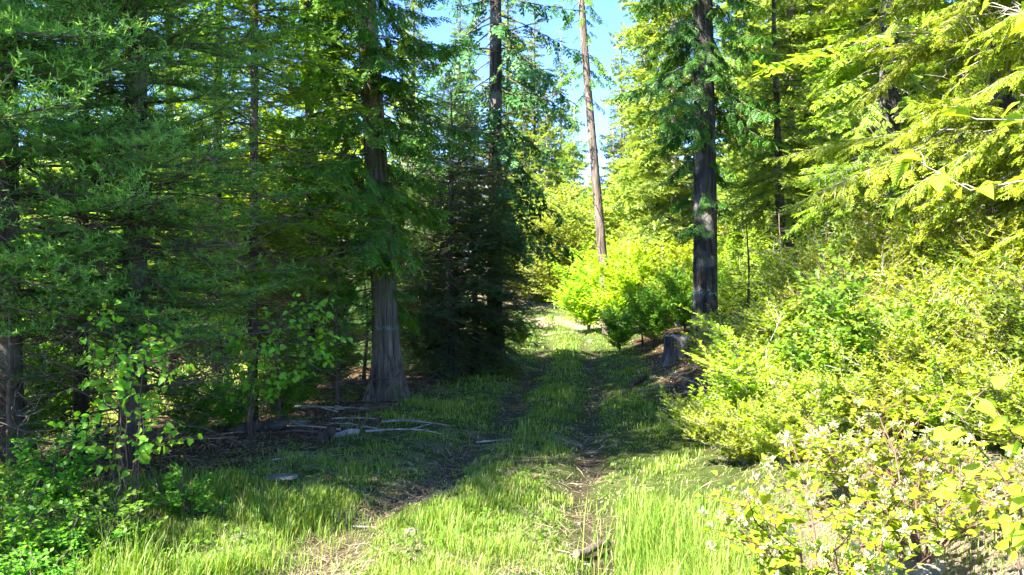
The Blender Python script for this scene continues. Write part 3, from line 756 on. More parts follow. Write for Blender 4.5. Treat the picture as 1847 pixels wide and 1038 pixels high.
for i in range(26):      # a loose wood behind, each tree its own
    px = 1120 + rg.uniform(0, 800); d = rg.uniform(36, 75)
    if px < 1160 and d < 60: d = 70
    far_tree(px, d, [0, 1, 2, 1][i % 4], rg.uniform(.75, 1.1), 'sunlit conifer among those in the wood behind the dark straight cedar and the hemlocks', 'conifers of the sunlit wood behind', rg.uniform(0, 6))
for i in range(9):
    px = 930 + i * 17 + rg.uniform(-8, 8); d = rg.uniform(62, 80)
    far_tree(px, d, 3 if i % 2 else 0, rg.uniform(.62, .85), 'low sunlit conifer closing the view behind the bend of the track', 'low conifers closing the view behind the bend', rg.uniform(0, 6))
for i in range(13):
    px = -60 + i * 68 + rg.uniform(-25, 25); d = rg.uniform(34, 60)
    far_tree(px, d, [3, 0, 3][i % 3], rg.uniform(.45, .8), 'sunlit conifer across the meadow, glimpsed between the spruce stems', 'conifers across the meadow', rg.uniform(0, 6))

# crooked trunk right of the dark cedar
x, y, z = spot(1447, 17.5)
CK = trunk_mesh('conifer_trunk', 231, 9, .13, M['bark'], k=14, n=60, curve=.01, flare=.15, bend=lambda z: -.50 * smooth(1.0, 2.5, z) - .03 * np.clip(z - 2.4, 0, 4))
g = crown_geo(232, rings(2.6, 8.8, .3, 6), LIB['fir_far'], lambda z: 1.5 * max(.05, (9.3 - z) / 6), lambda z: -.1)
V, T, m, a = g.arrays(); V[:, 0] -= .55; g = Geo(); g.add(V, T, m, a)
put_tree('conifer_tree', 'small conifer with a crooked pale trunk curving out at its foot', x, y, CK, g.mesh('conifer_crown', [M['farlit'], M['twig']]))
# young firs in the understory
YF = fir_crown(241, .15, 2.6, .95, M['darkfir'], fine_to=9, gap=.26, n=6); YG = fir_crown(242, .12, 2.2, .8, M['fir'], fine_to=9, gap=.26, n=6)
YT = trunk_mesh('fir_trunk', 243, 2.6, .035, M['twig'], k=7, n=12)
for px, d, me, s, rz, lab in ((1405, 15.5, YF, 1.0, .2, 'dark little fir in the undergrowth right of the straight cedar'), (1345, 17.5, YG, 1.1, 1.1, 'green little fir close behind the straight cedar'),
                              (1490, 13.5, YG, .95, 2.1, 'green little fir behind the middle of the bush bank'), (965, 20.5, YG, .38, .7, 'tiny fir seedling beside the left wheel track'),
                              (1525, 15, YF, 1.15, 3.0, 'dark little fir in the shade below the layered hemlock'), (1160, 20, YF, .62, 4.0, 'dark little fir in front of the yellow bushes')):
    x, y, z = spot(px, d); put_tree('fir_tree', lab, x, y, YT, me, rz=rz, s=s)

# ================================================================== BUSHES
leaf_small = t_leaf(fine=False); leaf_fine = t_leaf(w=.36)
def bush_parts(seed, H, Rb, nst, ntw, nlf, lsize, upright=.6, stem_r=.009, low=.25, arch=.25):
    """stems geo plus leaf frames: stems fan out from the base, twigs carry the leaves"""
    rg = np.random.default_rng(seed); st = Geo(); P, D, U, Ls = [], [], [], []; tips = []
    for i in range(nst):
        az = 6.283 * i / nst + rg.uniform(-.4, .4); rr = Rb * math.sqrt(rg.uniform(.02, 1)); hh = H * rg.uniform(.5, 1.15) * (1 - .35 * (rr / Rb) ** 2)
        t = np.linspace(0, 1, 7)
        c = np.stack([math.cos(az) * rr * (t ** (1 + upright)) , math.sin(az) * rr * (t ** (1 + upright)), hh * (t * (1 + arch) - arch * t * t)], -1)
        c[:, :2] += rg.normal(0, .03 * H, (7, 2)) * t[:, None]
        V, T = tube(c, np.linspace(stem_r, stem_r * .25, 7), 4); st.add(V, T, 0)
        for k in range(ntw):
            u = rg.uniform(low, 1.0); p = np.array([np.interp(u, t, c[:, q]) for q in range(3)])
            a2 = az + rg.uniform(-1.9, 1.9); l = H * rg.uniform(.16, .42) * (1.15 - .5 * u)
            d = nrm(np.array([math.cos(a2) * .9, math.sin(a2) * .9, rg.uniform(.05, 1.0)]))
            tw = np.stack([p, p + d * l * .55 + rg.normal(0, .02, 3), p + d * l + np.array([0, 0, .06 * l]) + rg.normal(0, .03, 3)])
            V, T = tube(tw, [stem_r * .4, stem_r * .28, stem_r * .12], 3); st.add(V, T, 0)
            v = np.linspace(.15, 1, nlf); pts = np.stack([np.interp(v, [0, .55, 1], tw[:, q]) for q in range(3)], -1)
            sd = np.stack([-d[1] * np.ones(nlf), d[0] * np.ones(nlf), np.zeros(nlf)], -1) * np.where(np.arange(nlf) % 2, 1, -1)[:, None]
            dd = d * .5 + sd * .9 + rg.normal(0, .35, (nlf, 3)); dd[-1] = d
            P.append(pts); D.append(dd); U.append(np.tile([[0, 0, 1.0]], (nlf, 1)) + rg.normal(0, .4, (nlf, 3))); Ls.append(rg.uniform(*lsize, nlf)); tips.append(pts[-1])
    return st, np.concatenate(P), nrm(np.concatenate(D)), np.concatenate(U), np.concatenate(Ls), np.array(tips)

def bush_meshes(seed, H, Rb, nst, ntw, nlf, lsize, lmat, tmat, width=1.0, **kw):
    st, P, D, U, Ls, tips = bush_parts(seed, H, Rb, nst, ntw, nlf, lsize, **kw)
    rg = np.random.default_rng(seed + 1); g = Geo()
    var = np.clip(.5 + rg.normal(0, .2, len(P)) + .25 * (vnoise(P[:, 0] * 5, P[:, 2] * 5, seed) - .5), 0, 1)
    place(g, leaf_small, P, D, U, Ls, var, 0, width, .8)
    return g.mesh('leaves', [lmat]), st.mesh('stems', [tmat], True)

B_ROUND = [bush_meshes(301, 1.05, .85, 24, 22, 17, (.028, .049), M['bush'], M['paletwig'], low=.2, stem_r=.006),
           bush_meshes(302, 1.15, .75, 22, 22, 17, (.028, .050), M['bush'], M['paletwig'], low=.2),
           bush_meshes(303, .85, .95, 25, 21, 17, (.026, .047), M['bush'], M['paletwig'], low=.15)]
M['bush_dull'] = leaf_mat('dull_green_bush_leaves', (0.060, 0.120, 0.012), (0.125, 0.205, 0.020), (0.230, 0.290, 0.045), trans=0.4)
B_ROUND += [bush_meshes(304, 1.1, .8, 20, 18, 13, (.040, .070), M['bush_dull'], M['twig'], low=.25, stem_r=.006), bush_meshes(305, .95, .85, 24, 24, 16, (.022, .040), M['bush'], M['paletwig'], low=.3, stem_r=.006)]
B_TALL = [bush_meshes(311, 2.6, 1.1, 20, 40, 16, (.07, .12), M['yellowbush'], M['paletwig'], low=.2), bush_meshes(312, 3.1, 1.25, 20, 42, 16, (.07, .125), M['yellowbush'], M['paletwig'], low=.15)]
B_TALLG = [bush_meshes(313, 2.2, .8, 12, 30, 15, (.045, .08), M['bush'], M['paletwig'], low=.2, arch=.1)]
B_SHADE = [bush_meshes(314, 1.9, .85, 15, 30, 14, (.05, .085), M['greenleaf'], M['twig'], low=.15)]
M['paleleaf'] = leaf_mat('pale_lime_leaves', (0.14, 0.20, 0.02), (0.22, 0.29, 0.03), (0.32, 0.36, 0.05), trans=0.42)
B_PALE = [bush_meshes(317, 3.4, 1.2, 16, 40, 14, (.08, .14), M['paleleaf'], M['paletwig'], low=.12, arch=.1), bush_meshes(318, 3.8, 1.1, 14, 44, 14, (.08, .14), M['paleleaf'], M['paletwig'], low=.12, arch=.1)]
B_LOW = [bush_meshes(315, .55, .42, 14, 9, 11, (.03, .048), M['greenleaf'], M['twig'], low=.25), bush_meshes(316, .42, .38, 12, 9, 10, (.03, .045), M['greenleaf'], M['twig'], low=.25)]

def bush(name, label, x, y, pair, s=1.0, rz=0.0, group=None, cat='bush', dz=0.0, sz=1.0):
    t = thing(name, label, cat, (x, y, gz(x, y) - .03 + dz), group, rz); t.scale = (s, s, s * sz)
    obj('leaves', pair[0], t); obj('stems', pair[1], t)
    return t

# the bank of bushes on the right
GB = 'bushes of the sunlit bank'
row = [ # px, d, kind, s, label
 (1330, 9.6, 0, .95, 'leafy yellow green bush at the near left corner of the bank, beside the shaded track'),
 (1268, 7.9, 2, .62, 'small bush hanging over the track edge below the stump'),
 (1405, 8.6, 1, .92, 'leafy yellow green bush second along the bank from the track'),
 (1360, 11.2, 2, 1.0, 'bush behind the corner of the bank, in front of the straight cedar'),
]
for px, d, k, s, lab in row:
    x, y, z = spot(px, d); bush('bush', lab, x, y, B_ROUND[k], s, px * .01)
rg = np.random.default_rng(77)
mass = [(1370, 7.2), (1480, 7.4), (1500, 9.6), (1460, 11.0), (1570, 8.2), (1590, 10.2), (1560, 6.6), (1660, 7.2), (1680, 8.9), (1665, 10.8), (1760, 7.9), (1780, 9.8), (1755, 6.5), (1850, 7.2), (1860, 8.8),
        (1880, 10.4), (1930, 6.6), (1650, 6.0), (1770, 5.5), (1880, 5.3), (1540, 12.2), (1960, 8.0), (2080, 4.7), (2200, 6.1), (2330, 5.0), (2260, 7.6), (2080, 9.2), (2500, 6.6)]
ranks = [('nearest', 0, 6.9), ('second', 6.9, 8.5), ('third', 8.5, 10), ('fourth', 10, 20)]
nth = ['first', 'second', 'third', 'fourth', 'fifth', 'sixth', 'seventh', 'eighth', 'ninth', 'tenth', 'eleventh', 'twelfth']
for i, (px, d) in enumerate(mass):
    x, y, z = spot(px, d)
    rk = next(r for r in ranks if r[1] <= d < r[2]); order = sorted((q[0] / 1.0 for q in mass if rk[1] <= q[1] < rk[2]))
    bush('bush', 'small leaved yellow green bush in the %s rank of the bank, %s from the track' % (rk[0], nth[order.index(px)]), x, y, B_ROUND[(0, 3, 4, 1, 2, 4, 3, 0, 4)[i % 9]], rg.uniform(.85, 1.12) * (.8 if d < 6.3 else 1), rg.uniform(0, 6), GB, sz=rg.uniform(.9, 1.2) * (1.35 if d > 9.3 else 1))
for px, d, s, lab in ((1590, 11.6, .92, 'tall thin bush with upright twigs standing above the bank'), (1505, 13.5, .8, 'tall thin bush behind the bank, right of the crooked trunk'),
                      (1690, 12.4, .95, 'tall thin bush under the boughs of the layered hemlock'), (1400, 20, 1.15, 'tall bright bush below the crooked trunk'), (1330, 20.5, 1.1, 'tall bright bush just right of the straight cedar')):
    x, y, z = spot(px, d); bush('bush', lab, x, y, B_TALLG[0], s, d)

for i, (px, d, s, lab) in enumerate(((1440, 11.9, .72, 'upright bush of the back rank behind the second bush from the track'), (1530, 10.9, .8, 'upright bush of the back rank, in front of the green little fir'), (1640, 11.5, .9, 'upright bush of the back rank below the grey trunked hemlock'),
                         (1730, 10.4, .85, 'upright bush of the back rank below the trunk of the layered hemlock'), (1800, 9.6, .8, 'upright bush of the back rank in front of the dark hemlock trunk'), (1880, 9.8, .9, 'upright bush of the back rank at the outer end of the bank'))):
    x, y, z = spot(px, d); bush('bush', lab, x, y, B_TALLG[0], s, 1.3 * i)
GREY = bush_parts(331, .95, .7, 26, 22, 3, (.02, .03), stem_r=.005, low=.15)[0].mesh('stems', [M['paletwig']], True)
for px, d, s, lab in ((1690, 6.9, 1.0, 'leafless grey twiggy bush among the green bushes, before the hemlock trunk'), (1580, 7.3, .9, 'leafless grey twiggy bush in the middle of the bank'), (1800, 6.3, .95, 'leafless grey twiggy bush at the outer end of the bank'), (1350, 7.9, .75, 'leafless grey twiggy bush near the track corner of the bank')):
    x, y, z = spot(px, d); t = thing('bare_bush', lab, 'bush', (x, y, z), None, px, s); obj('stems', GREY, t)
for px, d, k, s, lab in ((1345, 6.7, 2, .62, 'low bush at the lower edge of the bank, nearest the tall lit grass'), (1415, 6.2, 0, .6, 'low bush directly behind the left end of the flowering shrubs'), (1500, 6.0, 1, .62, 'low bush directly behind the middle of the flowering shrubs'),
                         (1610, 5.7, 2, .62, 'low bush behind the dry bare patch'), (1710, 5.3, 0, .58, 'low bush behind the right end of the dry bare patch'), (1820, 4.9, 1, .58, 'low bush behind the red stemmed shrub')):
    x, y, z = spot(px, d); bush('bush', lab, x, y, B_ROUND[k], s, px * .37)
# yellow bushes by the bend
for px, d, k, s, rz, lab in ((1062, 27, 1, .92, .3, 'bright yellow bush at the left end of its group, nearest the track'), (1128, 25, 0, 1.0, 1.4, 'bright yellow bush in front of the leaning trunk'),
                             (1190, 25.5, 1, .9, 2.2, 'bright yellow bush between the leaning trunk and the straight cedar'), (1238, 23.5, 0, .95, 3.6, 'bright yellow bush right beside the straight cedar'),
                             (1140, 30, 1, 1.0, 4.4, 'taller yellow bush behind the leaning trunk'), (1310, 26, 1, .9, 5.1, 'yellow bush seen just right of the straight cedar'), (1090, 33, 1, .9, 2.9, 'yellow bush farther along the right side of the track')):
    x, y, z = spot(px, d); bush('yellow_bush', lab, x, y, B_TALL[k], s, rz)
for px, d, s, rz, lab in ((1118, 19.6, .72, .3, 'thin green sapling bush at the shadow edge right of the track'), (1180, 18.8, .85, 1.7, 'green bush in the shade left of the stump'), (1235, 19.5, .95, 3.0, 'green bush in the shade behind the stump'),
                          (938, 21.5, .48, 2.0, 'small light bush beside the left wheel track, under the dark firs'), (775, 17.8, 1.3, 4.0, 'light leaved sapling bush behind the dark young fir')):
    x, y, z = spot(px, d); bush('bush', lab, x, y, B_SHADE[0], s, rz)
for px, d, s, rz, lab in ((25, 7.0, .62, .3, 'leafy shrub in the shade at the foot of the edge spruce'), (110, 8.2, .75, 1.1, 'leafy shrub in the shade at the foot of the slender spruce'), (350, 8.4, .45, 2.2, 'small leafy shrub in the shade right of the stout spruce'), (420, 8.9, .4, 3.1, 'small leafy shrub in the shade between the two thin firs'), (505, 9.6, .42, 4.1, 'small leafy shrub in the shade right of the mossy stem'), 
                          (540, 10.6, .62, 3.3, 'leafy shrub in the shade left of the large cedar'), (600, 12.6, .6, 4.4, 'leafy shrub in the shade behind the large cedar')):
    x, y, z = spot(px, d); bush('bush', lab, x, y, B_SHADE[0], s, rz)
for px, d, me, s, rz, lab in ((15, 5.7, YF, .62, 2.9, 'dark little fir at the corner, before the stem of the edge spruce'), (60, 7.6, YF, .75, .4, 'dark little fir under the edge spruce'), (175, 8.8, YF, .7, 1.6, 'dark little fir behind the slender spruce'),
                              (505, 9.2, YG, .62, 3.6, 'green little fir beside the mossy stem of the thin fir'), (610, 11.0, YG, .8, 5.0, 'green little fir at the left foot of the large cedar'), (655, 13.2, YF, .9, .9, 'dark little fir behind the foot of the large cedar')):
    x, y, z = spot(px, d); put_tree('fir_tree', lab, x, y, YT, me, rz=rz, s=s)
# a thin deciduous tree behind the cedar
x, y, z = spot(770, 16.8)
t = bush('alder_tree', 'thin light green broad leaved tree between the large cedar and the tall dark conifer', x, y, bush_meshes(321, 5.6, 1.0, 5, 60, 12, (.06, .1), M['greenleaf'], M['paletwig'], low=.35, stem_r=.03, arch=.05), cat='tree')
# meadow bushes behind the left trees
for i, (px, d) in enumerate([(-40, 17), (60, 20), (150, 16), (250, 19), (330, 23), (400, 17), (480, 21), (560, 25), (620, 19), (675, 21), (720, 20)]):
    x, y, z = spot(px, d)
    bush('bush', 'sunny bush at the edge of the meadow, glimpsed between the stems', x, y, B_TALL[i % 2] if i % 3 else B_TALLG[0], (1.0 + .3 * (i % 3)) * (.7 if i > 8 else 1), i, 'sunny bushes at the meadow edge')

for px, d, k, s, lab in ((958, 44, 0, 1.7, 'tall light leaved tree closing the bend beside the dark firs'), (1000, 40, 1, 1.5, 'light leaved tree behind the bend, left of the yellow bush group'), (1045, 44, 0, 1.8, 'light leaved tree directly left of the leaning trunk'),
                         (1130, 40, 1, 1.9, 'light leaved tree right of the leaning trunk, above the yellow bushes'), (1200, 38, 0, 1.9, 'light leaved tree close left of the straight cedar'), (1310, 33, 1, 1.6, 'light leaved tree close right of the straight cedar'),
                         (1365, 27, 0, 1.3, 'light leaved tree under the pale yellowish conifer')):
    x, y, z = spot(px, d); bush('broadleaf_tree', lab, x, y, B_PALE[k], s, d, cat='tree')

for i, (px, d, s) in enumerate(((110, 17, 1.25), (215, 20, 1.5), (300, 16.5, 1.2), (390, 20, 1.6), (470, 18, 1.35), (545, 22, 1.7), (620, 19.5, 1.2), (20, 21, 1.5))):
    x, y, z = spot(px, d); bush('broadleaf_tree', 'light leaved sunlit tree at the meadow edge, glimpsed through the spruces and firs', x, y, B_PALE[i % 2], s, 2.1 * i, 'light leaved trees at the meadow edge', cat='tree')

# low green shrubs in the left foreground
for px, d, k, s, lab in ((30, 4.55, 0, .95, 'low shrub with pale green leaflets in the corner beside the grass'), (120, 4.5, 1, .85, 'low shrub second from the corner, lit on top'), (200, 4.75, 0, .8, 'low shrub below the big leaved sapling'),
                         (335, 5.6, 1, .8, 'little shrub alone in the grass right of the big leaved sapling'), (-50, 4.9, 0, 1.1, 'low shrub half outside the edge spruce'), (60, 4.0, 1, .8, 'lowest small shrub in front of the corner shrub'), (90, 5.5, 0, 1.15, 'shrub in the shade under the edge spruce')):
    x, y, z = spot(px, d); bush('low_shrub', lab, x, y, B_LOW[k], s, px, cat='shrub')

# ---- plants whose leaves can be picked apart: each leaf its own object
def leafy(name, label, cat, base, st, P, D, U, Ls, lmat, tmat, limit=290, width=1.0, extra=None, sm='stems', nvar=5, vspread=.2):
    t = thing(name, label, cat, base)
    obj(sm, st.mesh(sm, [tmat], True), t)
    rg = np.random.default_rng(len(P))
    V0, T0, m0, a0 = leaf_fine
    protos = [mesh_from('leaf', V0 * [1, width * rg.uniform(.85, 1.15), rg.uniform(.5, 2.6)], T0, [lmat], None, {'var': np.clip(a0 + rg.uniform(-vspread, vspread) - .1, 0, 1)}, True) for _ in range(nvar)]
    order = np.argsort(-Ls); keep = order[:limit]; rest = order[limit:]
    D = nrm(D); S = nrm(np.cross(U, D)); W = np.cross(D, S)
    for j in keep:
        o = bpy.data.objects.new('leaf', protos[rg.integers(nvar)])
        mx = Matrix(((*(D[j] * Ls[j]),), (*(S[j] * Ls[j]),), (*(W[j] * Ls[j]),))).transposed().to_4x4(); mx.translation = Vector(P[j])
        o.parent = t; o.matrix_local = mx; scene.collection.objects.link(o)
    if len(rest):
        g = Geo(); place(g, leaf_small, P[rest], D[rest], U[rest], Ls[rest], rg.uniform(.2, .8, len(rest)), 0, width); obj('leaves', g.mesh('leaves', [lmat]), t, kind='stuff')
    return t

def leafy_stems(seed, stems, nlf, lsize, r=.006, jit=.03, ntw=5, twl=(.12, .3), hang=-.5):
    """explicit stem polylines with side twigs and hanging leaves"""
    rg = np.random.default_rng(seed); st = Geo(); P, D, U, Ls = [], [], [], []
    for c in stems:
        c = np.array(c, float); t = np.linspace(0, 1, len(c)); tt = np.linspace(0, 1, 9)
        c = np.stack([np.interp(tt, t, c[:, q]) for q in range(3)], -1); c[1:-1] += rg.normal(0, jit * .4, (7, 3))
        V, T = tube(c, np.linspace(r, r * .3, 9), 5); st.add(V, T, 0)
        segs = [(c[3:], nlf)]
        for k in range(ntw):
            u = rg.uniform(.3, .98); p = np.array([np.interp(u, tt, c[:, q]) for q in range(3)])
            d = nrm(nrm(c[-1] - c[0]) * .6 + rg.normal(0, .6, 3) * [1, .8, .6]); l = rg.uniform(*twl)
            tw = np.stack([p, p + d * l * .5, p + d * l + [0, 0, -.02]]); V, T = tube(tw, [r * .45, r * .35, r * .2], 4); st.add(V, T, 0); segs.append((tw, max(3, int(nlf * .6))))
        for sg, n in segs:
            v = np.linspace(.1, 1, n); ps = np.stack([np.interp(v, np.linspace(0, 1, len(sg)), sg[:, q]) for q in range(3)], -1)
            ax = nrm(sg[-1] - sg[0]); sd = nrm(np.cross(ax, [0, 0, 1.0]))
            for j in range(n):
                d = ax * .5 + sd * (1 if j % 2 else -1) * rg.uniform(.4, 1) + rg.normal(0, .3, 3) + [0, 0, hang * rg.uniform(.3, 1.3)]
                d = nrm(d); l = rg.uniform(*lsize); pt = ps[j] + d * l * .18
                V, T = tube(np.stack([ps[j], pt]), [.0012, .001], 3); st.add(V, T, 0)
                P.append(pt); D.append(d); Ls.append(l); U.append(rg.normal(0, .45, 3) + [0, -.6, .7])
    return st, np.array(P), np.array(D), np.array(U), np.array(Ls)

def rel(px, py, d, base):
    x = (px - 923.5) / FPX * d; z = CAM_H - (py - 519) / FPX * d
    return (x - base[0], d - base[1], z - base[2])

# big leaved sapling in front of the stout spruce
b = spot(235, 5.5)
stems = [[(0, 0, 0), rel(215, 760, 5.5, b), rel(205, 640, 5.45, b), rel(207, 548, 5.45, b)], [(0.02, 0, 0), rel(250, 760, 5.4, b), rel(262, 650, 5.4, b), rel(268, 556, 5.5, b)],
         [(0, 0, 0), rel(200, 770, 5.5, b), rel(168, 680, 5.5, b), rel(150, 590, 5.55, b)], [(0, 0, 0), rel(255, 790, 5.35, b), rel(290, 720, 5.35, b), rel(300, 655, 5.4, b)],
         [(0, 0, 0), rel(200, 830, 5.3, b), rel(165, 790, 5.3, b), rel(130, 740, 5.3, b)], [(0, 0, 0), rel(240, 840, 5.25, b), rel(290, 800, 5.25, b), rel(322, 770, 5.2, b)], [(0, 0, 0), rel(225, 800, 5.3, b), rel(228, 720, 5.25, b), rel(235, 640, 5.3, b)]]
st, P, D, U, Ls = leafy_stems(401, stems, 13, (.040, .068), r=.006, ntw=7, twl=(.12, .30))
leafy('leafy_sapling', 'upright sapling with large rounded bright green leaves in front of the stout spruce', 'sapling', b, st, P, D, U, Ls, M['sapleaf_lit'], M['twig'], width=1.05)
# branchy sapling with drooping leaves
b = spot(452, 7.6)
stems = [[(0, 0, 0), rel(440, 690, 7.5, b), rel(400, 640, 7.4, b), rel(360, 632, 7.3, b)], [(0, 0, 0), rel(450, 680, 7.4, b), rel(480, 610, 7.2, b), rel(520, 585, 7.0, b), rel(600, 565, 6.9, b)],
         [(0, 0, 0), rel(460, 700, 7.4, b), rel(520, 640, 7.2, b), rel(580, 620, 7.0, b), rel(630, 610, 6.9, b)], [(0, 0, 0), rel(450, 720, 7.4, b), rel(455, 660, 7.3, b), rel(420, 610, 7.3, b)],
         [(0, 0, 0), rel(470, 740, 7.3, b), rel(510, 690, 7.2, b), rel(550, 660, 7.1, b)]]
st, P, D, U, Ls = leafy_stems(402, stems, 16, (.048, .076), r=.007, ntw=8, twl=(.2, .45))
leafy('leafy_sapling', 'leaning sapling whose leafy boughs reach sideways before the thin firs', 'sapling', b, st, P, D, U, Ls, M['sapleaf_lit'], M['twig'], width=.95)

# cream flowering shrubs in the right foreground
def blossom_mesh(seed):
    rg = np.random.default_rng(seed); g = Geo(); n = 22
    P = nrm(rg.normal(0, 1, (n, 3))) * rg.uniform(.2, .62, (n, 1)) * [.8, .8, .65]
    D = nrm(P + rg.normal(0, .5, (n, 3)) + [0, 0, .3])
    place(g, t_leaf(fine=False, w=.22), P, D, rg.normal(0, 1, (n, 3)), rg.uniform(.45, .8, n), rg.uniform(.1, 1, n), 0, 1, .9)
    V, T = tube(np.array([[0, 0, -1.0], [0, 0, 0], [0, 0, .3]]), [.03, .025, .01], 3); g.add(V, T, 1)
    return g.mesh('blossom_cluster', [M['blossom'], M['redtwig']])
BL = [blossom_mesh(410 + k) for k in range(5)]
def flower_shrub(label, base, seed, H, Rb, nst, ntw, nbl):
    st, P, D, U, Ls, tips = bush_parts(seed, H, Rb, nst, ntw, 6, (.030, .055), upright=.15, stem_r=.0085, low=.35, arch=.15)
    t = leafy('flowering_shrub', label, 'shrub', base, st, P, D, U, Ls, M['bush'], M['redtwig'], limit=280, width=1.15)
    rg = np.random.default_rng(seed)
    for j in rg.permutation(len(tips))[:nbl]:
        o = obj('blossom_cluster', BL[rg.integers(5)], t, tuple(tips[j] + [0, 0, .02])); s = rg.uniform(.026, .042)
        o.scale = (s, s, s); o.rotation_euler = (rg.uniform(-.6, .6), rg.uniform(-.6, .6), rg.uniform(0, 6))
    return t
flower_shrub('flowering shrub with cream blossoms and bare reddish stems beside the tall lit grass', spot(1490, 3.45), 421, .82, .52, 13, 12, 100)
flower_shrub('flowering shrub with cream blossoms over the dry bare patch of the bank', spot(1660, 3.9), 422, .80, .55, 12, 12, 100)
flower_shrub('flowering shrub with cream blossoms farthest up the bank, against the green bushes', spot(1560, 4.7), 423, .80, .60, 12, 12, 90)

# leafy twigs close to the camera at the right
def near_twig(label, base, stems, seed, lsize, nlf=7, ntw=3, twl=(.06, .16), tm='redtwig', hang=-.2):
    st, P, D, U, Ls = leafy_stems(seed, stems, nlf, lsize, r=.005, ntw=ntw, twl=twl, jit=.01, hang=hang)
    return leafy('leafy_shrub', label, 'shrub', base, st, P, D, U, Ls, M['yleaf'], M[tm], width=1.0, vspread=.3)
b = spot(1900, 2.3)
near_twig('red stemmed shrub with oval yellow green leaves below the long pale twig', b,
          [[(0, 0, 0), rel(1850, 930, 2.3, b), rel(1790, 830, 2.3, b), rel(1720, 735, 2.35, b)], [(0, 0, 0), rel(1830, 950, 2.35, b), rel(1780, 905, 2.4, b), rel(1700, 880, 2.4, b)],
           [(0, 0, 0), rel(1860, 850, 2.2, b), rel(1830, 780, 2.25, b), rel(1800, 745, 2.25, b)], [(0, 0, 0), rel(1890, 900, 2.25, b), rel(1850, 960, 2.25, b), rel(1815, 990, 2.25, b)]], 431, (.040, .068), nlf=8, ntw=3)
b = spot(2080, 2.9)
near_twig('tall shrub reaching in a long pale twig with large yellow leaves before the hemlock', b,
          [[(0, 0, 0), rel(2060, 500, 2.9, b), rel(1900, 310, 2.9, b), rel(1750, 345, 2.95, b), rel(1640, 285, 3.0, b)], [(0, 0, 0), rel(2040, 400, 2.9, b), rel(1900, 220, 2.9, b), rel(1760, 215, 2.9, b)],
           [(0, 0, 0), rel(2040, 300, 2.9, b), rel(1930, 60, 2.9, b), rel(1790, 5, 2.9, b)]], 432, (.070, .110), nlf=6, ntw=2, twl=(.06, .14), tm='paletwig', hang=-.5)

# ================================================================== GRASS AND LITTER
def blades(name, n, seed, dmin, dmax, dens, h, mat, wid=.0035, lie=0.0, kind='stuff', xr=None, varr=(.2, .6), drybias=0.0):
    rg = np.random.default_rng(seed); keep = []
    tot = 0; PX = []; 
    while tot < n:
        d = np.exp(rg.uniform(math.log(dmin), math.log(dmax), n)); x = rg.uniform(-.76, .76, n) * d if xr is None else rg.uniform(*xr, n)
        p = dens(x, d); k = rg.uniform(0, 1, n) < p
        PX.append(np.stack([x[k], d[k]], -1)); tot += k.sum()
        if len(PX) > 60: break
    xy = np.concatenate(PX)[:n]; n = len(xy); x, y = xy.T
    cl = vnoise(x * 2.3, y * 2.3, seed + 3) * .6 + vnoise(x * 7, y * 7, seed + 4) * .4
    hh = h(x, y) * rg.uniform(.45, 1.15, n) * (.2 + 1.6 * cl * cl / .5)
    z = ground(x, y) - .01
    az = rg.uniform(0, 6.283, n); ln = rg.uniform(.1, .65, n) + lie
    dx, dy = np.cos(az), np.sin(az); w = wid * np.maximum(1, y / 5.0) * rg.uniform(.7, 1.3, n)
    sx, sy = -dy * w, dx * w
    b = np.stack([x, y, z], -1); s = np.stack([sx, sy, 0 * sx], -1)
    if lie > 1.5:
        m_ = b + np.stack([dx * hh * .5, dy * hh * .5, .012 + .03 * rg.uniform(0, 1, n)], -1); e = b + np.stack([dx * hh, dy * hh, .006 + .04 * rg.uniform(0, 1, n)], -1)
        m_[:, 2] = ground(m_[:, 0], m_[:, 1]) + .012; e[:, 2] = ground(e[:, 0], e[:, 1]) + .03 * rg.uniform(0, 1, n)
    else:
        m_ = b + np.stack([dx * hh * ln * .35, dy * hh * ln * .35, hh * .6], -1); e = b + np.stack([dx * hh * ln, dy * hh * ln, hh * (1 - .3 * ln)], -1)
    V = np.stack([b - s, b + s, m_ - s * .75, m_ + s * .75, e], 1).reshape(-1, 3)
    T = (np.array([[0, 1, 3], [0, 3, 2], [2, 3, 4]])[None] + (np.arange(n) * 5)[:, None, None]).reshape(-1, 3)
    bv = rg.uniform(*varr, n) + drybias * (rg.uniform(0, 1, n) < .28) + .25 * (vnoise(x * 1.1, y * 1.1, 91) - .5)
    var = np.clip(bv[:, None] + np.array([-.1, -.1, 0, 0, .12])[None], 0, 1).ravel()
    return obj(name, mesh_from(name, V, T, [mat], None, {'var': var}), kind=kind)

def grass_dens(x, y):
    r = rut_mask(x, y); lx = np.interp(y, LITTER_Y, LITTER_X)
    p = (1 - (.80 - .2 * smooth(6, 9, y)) * smooth(.2, .8, r)) * smooth(-.3, .5, x - lx) * (.30 + .70 * smooth(.40, .54, fbm(x * .9, y * .9, 51) * .6 + .4 * fbm(x * 3.5, y * 3.5, 57, 2)))
    p = p * (1 - .9 * smooth(.5, 1.2, x - rut_r(y) - .2) * smooth(5.5, 6.5, y))
    p = p * (1 - .75 * smooth(1.35, 1.8, x) * smooth(6, 4.8, y))
    return np.where(y > 20, np.where(x > rut_r(y) + 1.2, 0, p), p)
def grass_h(x, y):
    c = (rut_l(y) + rut_r(y)) / 2; out = np.abs(x - c)
    h = .045 + .035 * smooth(.6, 1.3, out) + .12 * np.exp(-((x - .95) / .35) ** 2) * smooth(6.6, 5.4, y)
    h = h * (1 - .35 * smooth(5.6, 7, y))
    h = h + .07 * smooth(1.2, 2.2, -x) * smooth(7, 5, y) + .05 * np.exp(-((x - c) / .3) ** 2)
    return h * np.where(y > 9, 1.15, 1) * np.where(y > 18, 1.3, 1)
